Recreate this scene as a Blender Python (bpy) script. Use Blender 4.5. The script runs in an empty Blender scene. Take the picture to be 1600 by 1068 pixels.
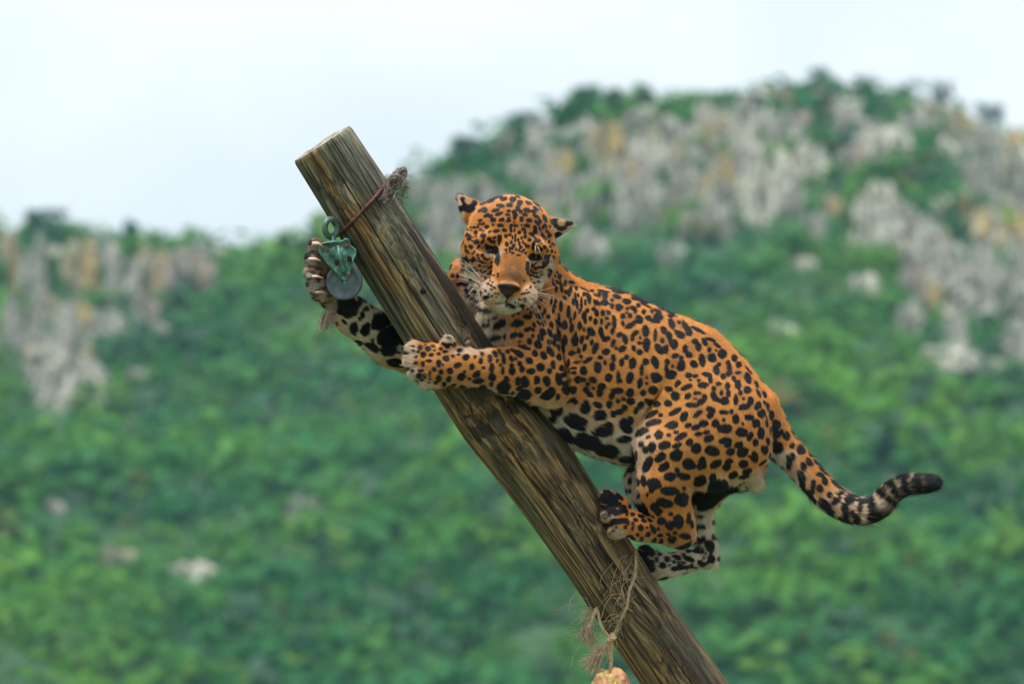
import bpy, bmesh, math, random
import numpy as np
from mathutils import Vector, Matrix, Euler
from mathutils.bvhtree import BVHTree

S = bpy.context.scene
COL = S.collection
R_ = math.radians
HAZE = 0.0002
rng = np.random.default_rng(11)
random.seed(5)

# ------------------------------------------------------------------ camera
TH = R_(5.0)                 # the photographer looks up a little at the animal on the log
CAMZ = 1.6
DIST = 12.0
cam_d = bpy.data.cameras.new('camera')
cam = bpy.data.objects.new('camera', cam_d)
COL.objects.link(cam)
cam.location = (0, 0, CAMZ)
cam.rotation_euler = (R_(90) + TH, 0, 0)
cam_d.sensor_width = 36.0
cam_d.lens = 162.0
cam_d.clip_start = 0.5
cam_d.clip_end = 6000
cam_d.dof.use_dof = True
cam_d.dof.focus_distance = 11.85
cam_d.dof.aperture_fstop = 4.0
S.camera = cam

# ------------------------------------------------------------------ light
SUN_EL, SUN_AZ = R_(71), R_(222)       # azimuth measured from +Y clockwise: behind the camera, a little left
w = bpy.data.worlds.new('World')
S.world = w
w.use_nodes = True
nt = w.node_tree
nt.nodes.clear()
out = nt.nodes.new('ShaderNodeOutputWorld')
bg = nt.nodes.new('ShaderNodeBackground')
bg.inputs['Strength'].default_value = 0.10
sky = nt.nodes.new('ShaderNodeTexSky')
sky.sky_type = 'NISHITA'
sky.sun_disc = False
sky.sun_elevation = SUN_EL
sky.sun_rotation = SUN_AZ
tc = nt.nodes.new('ShaderNodeTexCoord')
mp = nt.nodes.new('ShaderNodeMapping')
mp.inputs['Scale'].default_value = (3.4, 3.4, 4.5)
nz = nt.nodes.new('ShaderNodeTexNoise')
nz.inputs['Scale'].default_value = 2.2
nz.inputs['Detail'].default_value = 4
nz.inputs['Roughness'].default_value = 0.45
rp = nt.nodes.new('ShaderNodeValToRGB')
rp.color_ramp.elements[0].position = 0.35
rp.color_ramp.elements[0].color = (2.55, 2.72, 2.86, 1)
rp.color_ramp.elements[1].position = 0.66
rp.color_ramp.elements[1].color = (3.50, 3.56, 3.58, 1)
mx = nt.nodes.new('ShaderNodeMix')
mx.data_type = 'RGBA'
mx.inputs['Factor'].default_value = 0.90
L = nt.links
L.new(tc.outputs['Generated'], mp.inputs['Vector'])
L.new(mp.outputs['Vector'], nz.inputs['Vector'])
L.new(nz.outputs['Fac'], rp.inputs['Fac'])
L.new(sky.outputs['Color'], mx.inputs['A'])
L.new(rp.outputs['Color'], mx.inputs['B'])
L.new(mx.outputs['Result'], bg.inputs['Color'])
L.new(bg.outputs['Background'], out.inputs['Surface'])

sun_d = bpy.data.lights.new('sun', 'SUN')
sun_d.energy = 1.5
sun_d.angle = R_(11)
sun_d.color = (1.0, 0.96, 0.9)
sun = bpy.data.objects.new('sun', sun_d)
COL.objects.link(sun)
sdir = Vector((math.sin(SUN_AZ) * math.cos(SUN_EL), math.cos(SUN_AZ) * math.cos(SUN_EL), math.sin(SUN_EL)))
sun.rotation_euler = sdir.to_track_quat('Z', 'Y').to_euler()
sun.location = (0, 0, 30)

S.view_settings.view_transform = 'Standard'
S.view_settings.look = 'None'
S.view_settings.exposure = 1.72
S.view_settings.gamma = 1.0
S.view_settings.use_curve_mapping = False
S.render.engine = 'CYCLES'
S.cycles.volume_bounces = 0
S.cycles.max_bounces = 6
S.cycles.transparent_max_bounces = 8

# ------------------------------------------------------------------ helpers
CT, ST = math.cos(TH), math.sin(TH)
PXM = 600.0                    # photo pixels per metre at the log's distance
def loc(px, py, w=0.0):
    """a point of the photograph at depth w (px units behind the log's middle plane) in the tilted frame (u right, v up, w away)"""
    d = DIST + w / PXM
    return np.array([(px - 800) / 7200 * d, (534 - py) / 7200 * d, w / PXM])
def to_world(p):
    p = np.asarray(p, float)
    d = DIST + p[..., 2]
    return np.stack([p[..., 0], d * CT - p[..., 1] * ST, CAMZ + d * ST + p[..., 1] * CT], -1)
def dir_world(v):
    v = np.asarray(v, float)
    return np.stack([v[..., 0], v[..., 2] * CT - v[..., 1] * ST, v[..., 2] * ST + v[..., 1] * CT], -1)
def W(px, py, w=0.0):
    return Vector(to_world(loc(px, py, w)))

def cam_ray(px, py):
    d = np.array([(px - 800) / 7200, (534 - py) / 7200, 1.0])
    d = np.array([d[0], d[2] * CT - d[1] * ST, d[2] * ST + d[1] * CT])
    return Vector((0, 0, CAMZ)), Vector(d / np.linalg.norm(d))
def tag(o, label=None, cat=None, group=None, kind=None):
    if label: o['label'] = label
    if cat: o['category'] = cat
    if group: o['group'] = group
    if kind: o['kind'] = kind
    return o
def empty(name, p, label, cat, group=None):
    o = bpy.data.objects.new(name, None)
    o.empty_display_size = 0.05
    COL.objects.link(o)
    o.location = p
    return tag(o, label, cat, group)
def mesh_np(name, V, F, mat=None, parent=None, smooth=True, origin=None):
    """V (n,3) world coordinates, F (m,k) one polygon size"""
    V = np.asarray(V, np.float32).copy()
    F = np.asarray(F, np.int32)
    o0 = np.zeros(3) if origin is None else np.asarray(origin, float)
    if parent is not None and origin is None:
        o0 = np.array(abs_loc(parent))
    V -= o0.astype(np.float32)
    me = bpy.data.meshes.new(name)
    me.vertices.add(len(V)); me.vertices.foreach_set('co', V.ravel())
    k = F.shape[1]
    me.loops.add(F.size); me.loops.foreach_set('vertex_index', F.ravel())
    me.polygons.add(len(F)); me.polygons.foreach_set('loop_start', np.arange(0, F.size, k, dtype=np.int32))
    me.update(calc_edges=True)
    me.validate()
    me.polygons.foreach_set('use_smooth', np.full(len(me.polygons), smooth))
    if mat: me.materials.append(mat)
    o = bpy.data.objects.new(name, me)
    COL.objects.link(o)
    if parent is not None:
        o.parent = parent
        if origin is not None:
            o.location = Vector(o0) - Vector(abs_loc(parent))
    else:
        o.location = o0
    return o
def abs_loc(o):
    p = Vector(o.location)
    while o.parent:
        o = o.parent
        p = p + Vector(o.location)
    return p
def bm_obj(name, bm, mat=None, parent=None, smooth=True, origin=None):
    """bm in world coordinates"""
    o0 = Vector(origin) if origin is not None else (abs_loc(parent) if parent is not None else Vector((0, 0, 0)))
    bmesh.ops.translate(bm, verts=bm.verts, vec=-o0)
    me = bpy.data.meshes.new(name)
    bmesh.ops.recalc_face_normals(bm, faces=bm.faces)
    bm.to_mesh(me); bm.free()
    for p in me.polygons: p.use_smooth = smooth
    if mat: me.materials.append(mat)
    o = bpy.data.objects.new(name, me)
    COL.objects.link(o)
    if parent is not None:
        o.parent = parent
        o.location = o0 - abs_loc(parent)
    else:
        o.location = o0
    return o
def tube_arrays(pts, rad, n=6, cap=True):
    """a swept tube: pts (m,3), rad scalar or (m,) -> V, quads"""
    P = np.asarray(pts, float)
    m = len(P)
    r = np.full(m, rad) if np.isscalar(rad) else np.asarray(rad, float)
    T = np.gradient(P, axis=0)
    T /= np.linalg.norm(T, axis=1)[:, None] + 1e-12
    a = np.array([0, 0, 1.0]) if abs(T[0][2]) < 0.9 else np.array([1.0, 0, 0])
    N = np.cross(T[0], a); N /= np.linalg.norm(N)
    V = []
    for i in range(m):
        N = N - T[i] * N.dot(T[i]); N /= np.linalg.norm(N) + 1e-12
        B = np.cross(T[i], N)
        ang = np.arange(n) * 2 * math.pi / n
        V.append(P[i] + r[i] * (np.cos(ang)[:, None] * N + np.sin(ang)[:, None] * B))
    V = np.concatenate(V)
    F = []
    for i in range(m - 1):
        for j in range(n):
            j2 = (j + 1) % n
            F.append((i * n + j, i * n + j2, (i + 1) * n + j2, (i + 1) * n + j))
    V = list(V); 
    if cap:
        for i, base in ((0, 0), (m - 1, (m - 1) * n)):
            c = len(V); V.append(P[i])
            for j in range(0, n, 2):
                f = (base + j, base + (j + 1) % n, base + (j + 2) % n, c)
                F.append(f if i else f[::-1])
    return np.array(V), np.array(F)
class Tubes:
    def __init__(s): s.V = []; s.F = []; s.n = 0
    def add(s, pts, rad, n=6, cap=True):
        V, F = tube_arrays(pts, rad, n, cap)
        s.V.append(V); s.F.append(F + s.n); s.n += len(V)
        return s
    def build(s, name, mat, parent=None, origin=None):
        return mesh_np(name, np.concatenate(s.V), np.concatenate(s.F), mat, parent, True, origin)
def smooth_path(pts, n=40):
    """Catmull-Rom through the points"""
    P = np.asarray(pts, float)
    P = np.vstack([2 * P[0] - P[1], P, 2 * P[-1] - P[-2]])
    out = []
    segs = len(P) - 3
    per = max(2, n // segs)
    for i in range(segs):
        p0, p1, p2, p3 = P[i:i + 4]
        for t in np.linspace(0, 1, per, endpoint=False):
            out.append(0.5 * (2 * p1 + (p2 - p0) * t + (2 * p0 - 5 * p1 + 4 * p2 - p3) * t * t + (3 * p1 - p0 - 3 * p2 + p3) * t ** 3))
    out.append(P[-2])
    return np.array(out)
_G = np.random.default_rng(77).random((32, 32, 32)).astype(np.float32)
def vnoise(p):
    """smooth 3-D value noise in 0..1, vectorised"""
    p = np.asarray(p, np.float64)
    i = np.floor(p).astype(np.int64)
    f = (p - i).astype(np.float32)
    f = f * f * (3 - 2 * f)
    i0 = i & 31; i1 = (i + 1) & 31
    x0, y0, z0 = i0[..., 0], i0[..., 1], i0[..., 2]
    x1, y1, z1 = i1[..., 0], i1[..., 1], i1[..., 2]
    fx, fy, fz = f[..., 0], f[..., 1], f[..., 2]
    a = _G[x0, y0, z0] * (1 - fx) + _G[x1, y0, z0] * fx
    b = _G[x0, y1, z0] * (1 - fx) + _G[x1, y1, z0] * fx
    c = _G[x0, y0, z1] * (1 - fx) + _G[x1, y0, z1] * fx
    d = _G[x0, y1, z1] * (1 - fx) + _G[x1, y1, z1] * fx
    return (a * (1 - fy) + b * fy) * (1 - fz) + (c * (1 - fy) + d * fy) * fz
def fbm(p, o=4, g=0.5):
    s = 0; a = 1; t = 0
    p = np.asarray(p, float)
    for k in range(o):
        s = s + a * vnoise(p * 2 ** k + 7.3 * k); t += a; a *= g
    return s / t

# materials ------------------------------------------------------------------
class NT:
    """a small wrapper to write node trees compactly"""
    def __init__(s, name):
        s.m = bpy.data.materials.new(name); s.m.use_nodes = True
        s.t = s.m.node_tree; s.t.nodes.clear()
        s.o = s.n('OutputMaterial'); s.b = s.n('BsdfPrincipled')
        s.t.links.new(s.b.outputs[0], s.o.inputs['Surface'])
    def n(s, typ, **kw):
        nd = s.t.nodes.new('ShaderNode' + typ)
        for k, v in kw.items():
            if k in nd.inputs: nd.inputs[k].default_value = v
            else: setattr(nd, k, v)
        return nd
    def l(s, a, b): s.t.links.new(a, b)
    def p(s, **kw):
        for k, v in kw.items():
            k = k.replace('_', ' ')
            if hasattr(v, 'is_linked'): s.l(v, s.b.inputs[k])
            else: s.b.inputs[k].default_value = v
    def attr(s, name, out='Color'):
        return s.n('Attribute', attribute_name=name).outputs[out]
    def map(s, vec, scale=(1, 1, 1)):
        m = s.n('Mapping'); m.inputs['Scale'].default_value = scale
        s.l(vec, m.inputs['Vector']); return m.outputs[0]
    def noise(s, vec, scale, detail=4, rough=0.5, dist=0.0, out='Fac'):
        n = s.n('TexNoise'); n.inputs['Scale'].default_value = scale; n.inputs['Detail'].default_value = detail
        n.inputs['Roughness'].default_value = rough; n.inputs['Distortion'].default_value = dist
        s.l(vec, n.inputs['Vector']); return n.outputs[out]
    def ramp(s, fac, stops):
        r = s.n('ValToRGB'); e = r.color_ramp.elements
        while len(e) < len(stops): e.new(0.5)
        for el, (p, c) in zip(e, stops):
            el.position = p; el.color = (c, c, c, 1) if np.isscalar(c) else (*c, 1)
        s.l(fac, r.inputs['Fac']); return r.outputs['Color']
    def mix(s, fac, a, b, blend='MIX'):
        m = s.n('Mix', data_type='RGBA', blend_type=blend)
        for v, k in ((fac, 'Factor'), (a, 'A'), (b, 'B')):
            if hasattr(v, 'is_linked'): s.l(v, m.inputs[k])
            elif k == 'Factor': m.inputs[k].default_value = v
            else: m.inputs[k].default_value = (*v, 1)
        return m.outputs['Result']
    def bump(s, h, dist=0.002, strength=1.0):
        b = s.n('Bump'); b.inputs['Distance'].default_value = dist; b.inputs['Strength'].default_value = strength
        s.l(h, b.inputs['Height']); s.l(b.outputs[0], s.b.inputs['Normal'])
def plain(name, col, rough=0.6, var=0.25, scale=200, metal=0.0, bump=0.0, col2=None, detail=4):
    t = NT(name)
    g = t.n('TexCoord').outputs['Object']
    f = t.noise(g, scale, detail)
    c2 = col2 or tuple(c * (1 - var) for c in col)
    c1 = col if col2 else tuple(min(1, c * (1 + var)) for c in col)
    t.p(Base_Color=t.ramp(f, [(0.35, c2), (0.65, c1)]), Roughness=rough, Metallic=metal)
    if bump: t.bump(f, bump)
    return t.m
# ------------------------------------------------------------------ ground, hill
RIDGE = [(-2600, 350), (-1200, 300), (-500, 345), (-100, 335), (0, 342), (70, 330), (140, 345), (210, 352), (300, 364), (400, 367), (450, 360), (500, 345),
         (560, 318), (640, 262), (700, 226), (760, 210), (800, 186), (860, 166), (920, 148), (1000, 140), (1100, 132),
         (1200, 119), (1290, 112), (1380, 122), (1470, 142), (1540, 170), (1600, 190), (1800, 250), (2200, 300), (3200, 420), (4600, 500)]
RX = np.array([r[0] for r in RIDGE], float); RY = np.array([r[1] for r in RIDGE], float)
Y0, Y1 = 285.0, 420.0
def ridge_z(x):
    px = 800 + x / Y1 * 7200 * 1.005
    py = np.interp(px, RX, RY)
    return CAMZ + Y1 * np.tan(TH + np.arctan((534 - py) / 7200)) - 1.7
def hill_z(x, y):
    x = np.asarray(x, float); y = np.asarray(y, float)
    s = np.clip((y - Y0) / (Y1 - Y0), -0.3, 1)
    prof = 0.86 * s + 0.14 * s * s
    z = ridge_z(x) * np.where(s < 0, s * 0.4, prof)
    b = np.clip((y - Y1) / 90, 0, 3)
    z = z - 16 * b * b / (0.5 + b)
    q = np.stack([x / 22, y / 22, np.zeros_like(x)], -1)
    env = np.clip(s * 6, 0, 1) * np.clip((1.0 - s) * 3.2, 0.05, 1)
    z = z + env * ((fbm(q, 3) - 0.5) * 7.0)
    q2 = np.stack([x / 4.5, y / 4.5, np.zeros_like(x) + 3], -1)
    z = z + env * (fbm(q2, 3) - 0.5) * 1.6
    return z
t = NT('hill_soil')
g = t.n('TexCoord').outputs['Object']
n1 = t.noise(g, 0.35, 5); n2 = t.noise(g, 1.8, 4)
c = t.ramp(n1, [(0.3, (0.018, 0.075, 0.030)), (0.55, (0.030, 0.11, 0.035)), (0.75, (0.055, 0.105, 0.05))])
t.p(Base_Color=t.mix(n2, c, (0.035, 0.06, 0.03)), Roughness=0.95)
M_soil = t.m
xs = np.concatenate([np.linspace(-420, -125, 60), np.linspace(-122, 122, 190), np.linspace(125, 420, 60)]); ys = np.linspace(262, 560, 230)
X, Y = np.meshgrid(xs, ys, indexing='ij')
Z = hill_z(X, Y)
nx, ny = X.shape
idx = np.arange(nx * ny).reshape(nx, ny)
F = np.stack([idx[:-1, :-1], idx[1:, :-1], idx[1:, 1:], idx[:-1, 1:]], -1).reshape(-1, 4)
hill = mesh_np('hill', np.stack([X, Y, Z], -1).reshape(-1, 3), F, M_soil, origin=(0, Y0, 0))
tag(hill, 'steep green hillside with pale rock outcrops behind the jaguar', kind='structure')
hill_bvh = BVHTree.FromPolygons([tuple(v) for v in np.stack([X, Y, Z], -1).reshape(-1, 3)], [tuple(f) for f in F])

t = NT('ground_grass')
g = t.n('TexCoord').outputs['Object']
n1 = t.noise(g, 0.6, 6)
t.p(Base_Color=t.ramp(n1, [(0.3, (0.035, 0.07, 0.02)), (0.55, (0.07, 0.11, 0.035)), (0.75, (0.15, 0.12, 0.07))]), Roughness=0.95)
gv = np.array([(-1500, -300, 0), (1500, -300, 0), (1500, 1800, 0), (-1500, 1800, 0)], float)
# a sheet with rows so that it can roll gently
xs = np.linspace(-1500, 1500, 40); ys = np.concatenate([np.linspace(-300, 40, 20), np.linspace(60, 1800, 30)])
X, Y = np.meshgrid(xs, ys, indexing='ij')
Zg = -0.02 - 0.012 * np.clip(Y - 20, 0, 240) * np.clip((Y - 20) / 60, 0, 1) * 0.3
idx = np.arange(X.size).reshape(X.shape)
F = np.stack([idx[:-1, :-1], idx[1:, :-1], idx[1:, 1:], idx[:-1, 1:]], -1).reshape(-1, 4)
ground = mesh_np('ground', np.stack([X, Y, Zg], -1).reshape(-1, 3), F, t.m, origin=(0, 0, 0))
tag(ground, 'grassy ground the log stands in', kind='structure')

def hill_hit(px, py):
    o, d = cam_ray(px, py)
    h = hill_bvh.ray_cast(o, d)
    return h[0]

# rocks: outcrops of the hillside, each its own piece of it
def rock_mat(name, base, tint, streak):
    t = NT(name)
    g = t.n('TexCoord').outputs['Object']
    n = t.noise(t.map(g, (1.1, 1.1, 0.22)), 1.6, 5, 0.6)
    n2 = t.noise(g, 3.0, 5, 0.6)
    c = t.ramp(n, [(0.36, tuple(b * 0.16 for b in base)), (0.47, base), (0.58, tuple(min(b * 1.45, 0.6) for b in base))])
    c = t.mix(t.ramp(t.noise(t.map(g, (0.8, 0.8, 0.16)), 1.1, 4), [(streak, 0.0), (streak + 0.1, 1.0)]), c, tint)
    c = t.mix(t.ramp(n2, [(0.50, 0.0), (0.60, 0.85)]), c, (0.045, 0.09, 0.03))
    t.p(Base_Color=c, Roughness=0.92)
    t.bump(n2, 0.12)
    return t.m
ROCKM = {'g': rock_mat('rock_grey', (0.25, 0.245, 0.215), (0.42, 0.36, 0.2), 0.62),
         'y': rock_mat('rock_yellow', (0.31, 0.28, 0.21), (0.42, 0.31, 0.12), 0.46),
         'p': rock_mat('rock_pink', (0.25, 0.22, 0.195), (0.36, 0.24, 0.17), 0.55),
         'w': rock_mat('rock_pale', (0.37, 0.355, 0.30), (0.45, 0.38, 0.22), 0.66)}
ROCKS = '''50,430,20,60,g 125,425,24,58,y 160,405,26,50,g 196,452,26,52,g 238,435,24,66,y 290,445,36,56,p 15,405,14,60,y 78,570,40,90,g
105,600,44,66,w 42,535,20,50,g 165,512,26,28,g 255,518,15,15,w 335,392,20,20,g 430,400,24,26,g 222,372,24,16,g 150,602,16,32,g 212,590,14,16,g
640,742,18,9,g 480,792,24,20,g 296,902,34,22,w 186,872,26,18,p 440,728,12,10,g 120,500,22,36,y 85,800,14,20,g 340,300,1,1,g
945,240,26,50,y 1010,250,28,45,w 900,222,26,40,g 850,232,24,36,g 862,300,22,34,g 700,340,28,64,g 748,300,22,30,p 940,310,38,60,g 1000,330,36,54,g
930,395,26,40,g 1062,215,28,34,g 1120,345,26,60,g 1125,285,18,44,y 1202,315,42,76,w 1232,222,28,42,g 1246,190,20,18,p 1272,262,22,40,w 1270,362,20,32,g
1312,150,36,48,w 1332,192,28,28,g 1382,232,42,30,w 1480,242,24,30,w 1462,176,26,28,g 1502,184,18,40,y 1545,290,26,70,g 1572,300,18,60,y 1596,310,16,70,g 1372,348,32,58,w
1440,362,28,40,g 1406,345,14,30,g 1565,375,44,50,y 1505,442,54,60,g 1452,432,36,52,g 1560,480,56,62,g 1594,545,30,44,g 1348,447,22,18,w 1258,416,18,14,w
1220,516,18,17,w 1226,602,18,10,g 1482,562,42,26,w 1545,570,18,12,g 1162,208,24,20,g 1000,186,28,20,g 1048,166,20,16,g 792,222,18,24,p 1112,152,20,14,g
1186,156,26,14,g 1572,214,26,36,y 1600,430,28,60,g 1420,500,20,30,g 880,262,20,34,y 975,280,18,30,y 1070,290,24,46,g 1085,360,20,30,g 665,300,20,34,g
820,275,18,24,g 1330,250,20,24,p 1160,275,16,36,p 780,330,26,40,g 1050,400,20,22,g 1530,240,20,28,g 1430,200,24,22,g 70,480,20,30,p 20,520,18,60,g
1300,320,12,20,g 820,420,14,14,g 660,400,20,30,g'''
def rock_arrays(wm, hm, seed):
    """a craggy, blocky outcrop broken into upright ribs with an uneven head; base centre at the origin"""
    nu, nv = 36, 13
    a = 2 * math.pi * np.arange(nu) / nu
    sq = 1 / np.maximum(abs(np.cos(a)), abs(np.sin(a))) ** 0.7
    A, Fv = np.meshgrid(np.arange(nu), np.linspace(0, 1, nv))
    ca, sa = (np.cos(a) * sq)[A], (np.sin(a) * sq)[A]
    # each rib of rock stops at its own height
    rib = np.floor(vnoise(np.stack([np.cos(a) * 2.6 + seed * 3.1, np.sin(a) * 2.6, a * 0 + seed], -1)) * 6) / 6
    top = 0.45 + 0.75 * rib + 0.25 * (vnoise(np.stack([np.cos(a) * 7 + seed, np.sin(a) * 7, a * 0], -1)) - 0.5)
    top = top / top.max()
    q = np.stack([ca * 2.3 + seed * 3.7, sa * 2.3, Fv * 2.0 + seed], -1)
    blk = np.floor(vnoise(q * 1.6) * 5) / 5
    rad = (1.12 - 0.22 * Fv) * (0.72 + 0.45 * blk + 0.35 * (fbm(q * 2.2, 3) - 0.5))
    rad *= np.interp(Fv, [0, 0.8, 0.93, 1.0], [1, 0.95, 0.8, 0.45])
    P = np.stack([ca * rad * wm / 2, sa * rad * wm * 0.42, Fv * top[A] * hm], -1).reshape(-1, 3)
    F = []
    for j in range(nv - 1):
        for i in range(nu):
            i2 = (i + 1) % nu
            F.append((j * nu + i, j * nu + i2, (j + 1) * nu + i2, (j + 1) * nu + i))
    c = len(P)
    P = np.vstack([P, P[-nu:].mean(0)])
    for i in range(0, nu, 2):
        F.append(((nv - 1) * nu + i, (nv - 1) * nu + i + 1, (nv - 1) * nu + (i + 2) % nu, c))
    return P, np.array(F)
rr_ = np.random.default_rng(19)
more = []
while len(more) < 150:
    px, py = rr_.uniform(0, 1600), rr_.uniform(130, 640)
    rdg = np.interp(px, RX, RY)
    if px > 640: ok = rdg + 28 < py < (400 if px < 1130 else 372 if px < 1340 else 560) and not (1340 < px and 250 < py < 320 and px < 1500) and not (1130 < px < 1500 and 250 < py < 300 and rr_.random() < 0.8)
    else: ok = px < 310 and rdg + 22 < py < (500 if px > 170 else 640)
    if px < 640 and rr_.random() < 0.85: continue
    if not ok or vnoise(np.array([[px / 70, py / 90, 3.0]]))[0] < 0.40: continue
    if px > 1340 and py > 400 and px < 1360 + (py - 400) * 0.9: continue
    rw = rr_.uniform(7, 17); more.append('%.0f,%.0f,%.1f,%.1f,%s' % (px, py, rw, rw * rr_.uniform(1.1, 2.4), rr_.choice(list('ggwwwyyp'))))
rock_pos = []
for k, r in enumerate((ROCKS + ' ' + ' '.join(more)).split()):
    a = r.split(',')
    px, py, rw, rh = map(float, a[:4])
    if rw < 2: continue
    h = hill_hit(px, py + rh * 0.45)
    if h is None: continue
    sc = h.length / 7200
    lim = py + rh * 0.45 - (np.interp(px, RX, RY) + 16) + 0.35 * rh
    P, F = rock_arrays(rw * 2.5 * sc, max(min(rh * 2.0, lim), 6) * sc, k + 1)
    ang = random.uniform(-0.5, 0.5)
    rot = np.array([[math.cos(ang), -math.sin(ang), 0], [math.sin(ang), math.cos(ang), 0], [0, 0, 1]])
    base = np.array(h) + np.array([0, 0.35 * rw * sc, -0.35 * rh * sc])
    mesh_np('rock', P @ rot.T + base, F, ROCKM[a[4]], hill, smooth=False, origin=base)
    rock_pos.append((px, py, rw * 1.15, rh))
RP = np.array(rock_pos)

# ------------------------------------------------------------------ shrubs (uncountable cover)
def shrub_cloud(n, area, size, leaves, seed, keep=None):
    r = np.random.default_rng(seed)
    x = r.uniform(area[0], area[1], n); y = r.uniform(area[2], area[3], n)
    z = hill_z(x, y)
    d = np.stack([x, y, z - CAMZ], -1)
    fw = d[:, 1] * CT + d[:, 2] * ST
    px = 800 + d[:, 0] / fw * 7200; py = 534 - (-d[:, 1] * ST + d[:, 2] * CT) / fw * 7200
    # open ground in front of the outcrops
    ok = np.ones(n, bool)
    for (a, b, rw, rh) in RP:
        inside = (abs(px - a) < rw * 0.95) & (py > b - rh * 0.7) & (py < b + rh * 1.15)
        ok &= ~(inside & (r.random(n) < 0.64))
    x, y, z = x[ok], y[ok], z[ok]
    n = len(x)
    s = size[0] + (size[1] - size[0]) * r.random(n) ** 2.2
    big = fbm(np.stack([x / 9, y / 9, x * 0], -1), 3)
    s = s * (0.6 + 0.9 * big)
    hue = fbm(np.stack([x / 15 + 9, y / 9, x * 0], -1), 3) + r.normal(0, 0.05, n)
    dark = r.random(n)
    A = np.array([0.088, 0.250, 0.022]); B = np.array([0.022, 0.150, 0.034]); Cc = np.array([0.115, 0.255, 0.026])
    tt = np.clip((hue - 0.36) / 0.28, 0, 1)[:, None]
    col = B * (1 - tt) + A * tt
    col = np.where((dark < 0.07)[:, None], Cc, col)
    col = np.where((dark > 0.985)[:, None], np.array([0.16, 0.14, 0.035]), col)
    col = np.where(((dark > 0.80) & (dark < 0.92))[:, None], np.array([0.055, 0.125, 0.075]), col)
    m = n * leaves
    ii = np.repeat(np.arange(n), leaves)
    d = r.normal(size=(m, 3)); d /= np.linalg.norm(d, axis=1)[:, None]
    rad = r.random(m) ** 0.45
    c = d * rad[:, None] * s[ii][:, None] * np.array([0.72, 0.72, 0.58])
    c += np.stack([x[ii], y[ii], z[ii] + 0.42 * s[ii]], -1)
    nrm = d + r.normal(0, 0.7, (m, 3)) + np.array([0, -0.25, 1.3]); nrm /= np.linalg.norm(nrm, axis=1)[:, None]
    t1 = np.cross(nrm, r.normal(size=(m, 3))); t1 /= np.linalg.norm(t1, axis=1)[:, None]
    t2 = np.cross(nrm, t1)
    ls = (s[ii] * r.uniform(0.16, 0.34, m))[:, None]
    V = np.stack([c - t1 * ls, c + t2 * ls * 0.55, c + t1 * ls, c - t2 * ls * 0.55], 1).reshape(-1, 3)
    F = np.arange(m * 4).reshape(m, 4)
    lc = col[ii] * r.uniform(0.88, 1.12, m)[:, None]
    return V, F, np.repeat(lc, 4, axis=0)
t = NT('shrub_leaf')
a = t.attr('leaf')
t.p(Base_Color=a, Roughness=0.7, Specular_IOR_Level=0.25)
tr = t.n('BsdfTranslucent'); t.l(a, tr.inputs['Color'])
ms = t.n('MixShader'); ms.inputs[0].default_value = 0.35
t.l(t.b.outputs[0], ms.inputs[1]); t.l(tr.outputs[0], ms.inputs[2]); t.l(ms.outputs[0], t.o.inputs['Surface'])
M_leaf = t.m
def leafy(name, V, F, Cl, mat, parent=None, origin=None):
    o = mesh_np(name, V, F, mat, parent, smooth=False, origin=origin)
    at = o.data.attributes.new('leaf', 'FLOAT_COLOR', 'POINT')
    at.data.foreach_set('color', np.concatenate([Cl, np.ones((len(Cl), 1))], 1).astype(np.float32).ravel())
    return o
V, F, Cl = shrub_cloud(30000, (-62, 62, 284, 424), (0.45, 1.7), 17, 3)
V2, F2, Cl2 = shrub_cloud(9000, (-190, 190, 284, 440), (0.9, 3.6), 18, 4)
o = leafy('shrubs', np.vstack([V, V2]), np.vstack([F, F2 + len(V)]), np.vstack([Cl, Cl2]), M_leaf, origin=(0, Y0, 0))
tag(o, 'dense green scrub covering the hillside between the rocks', kind='stuff')

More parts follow.
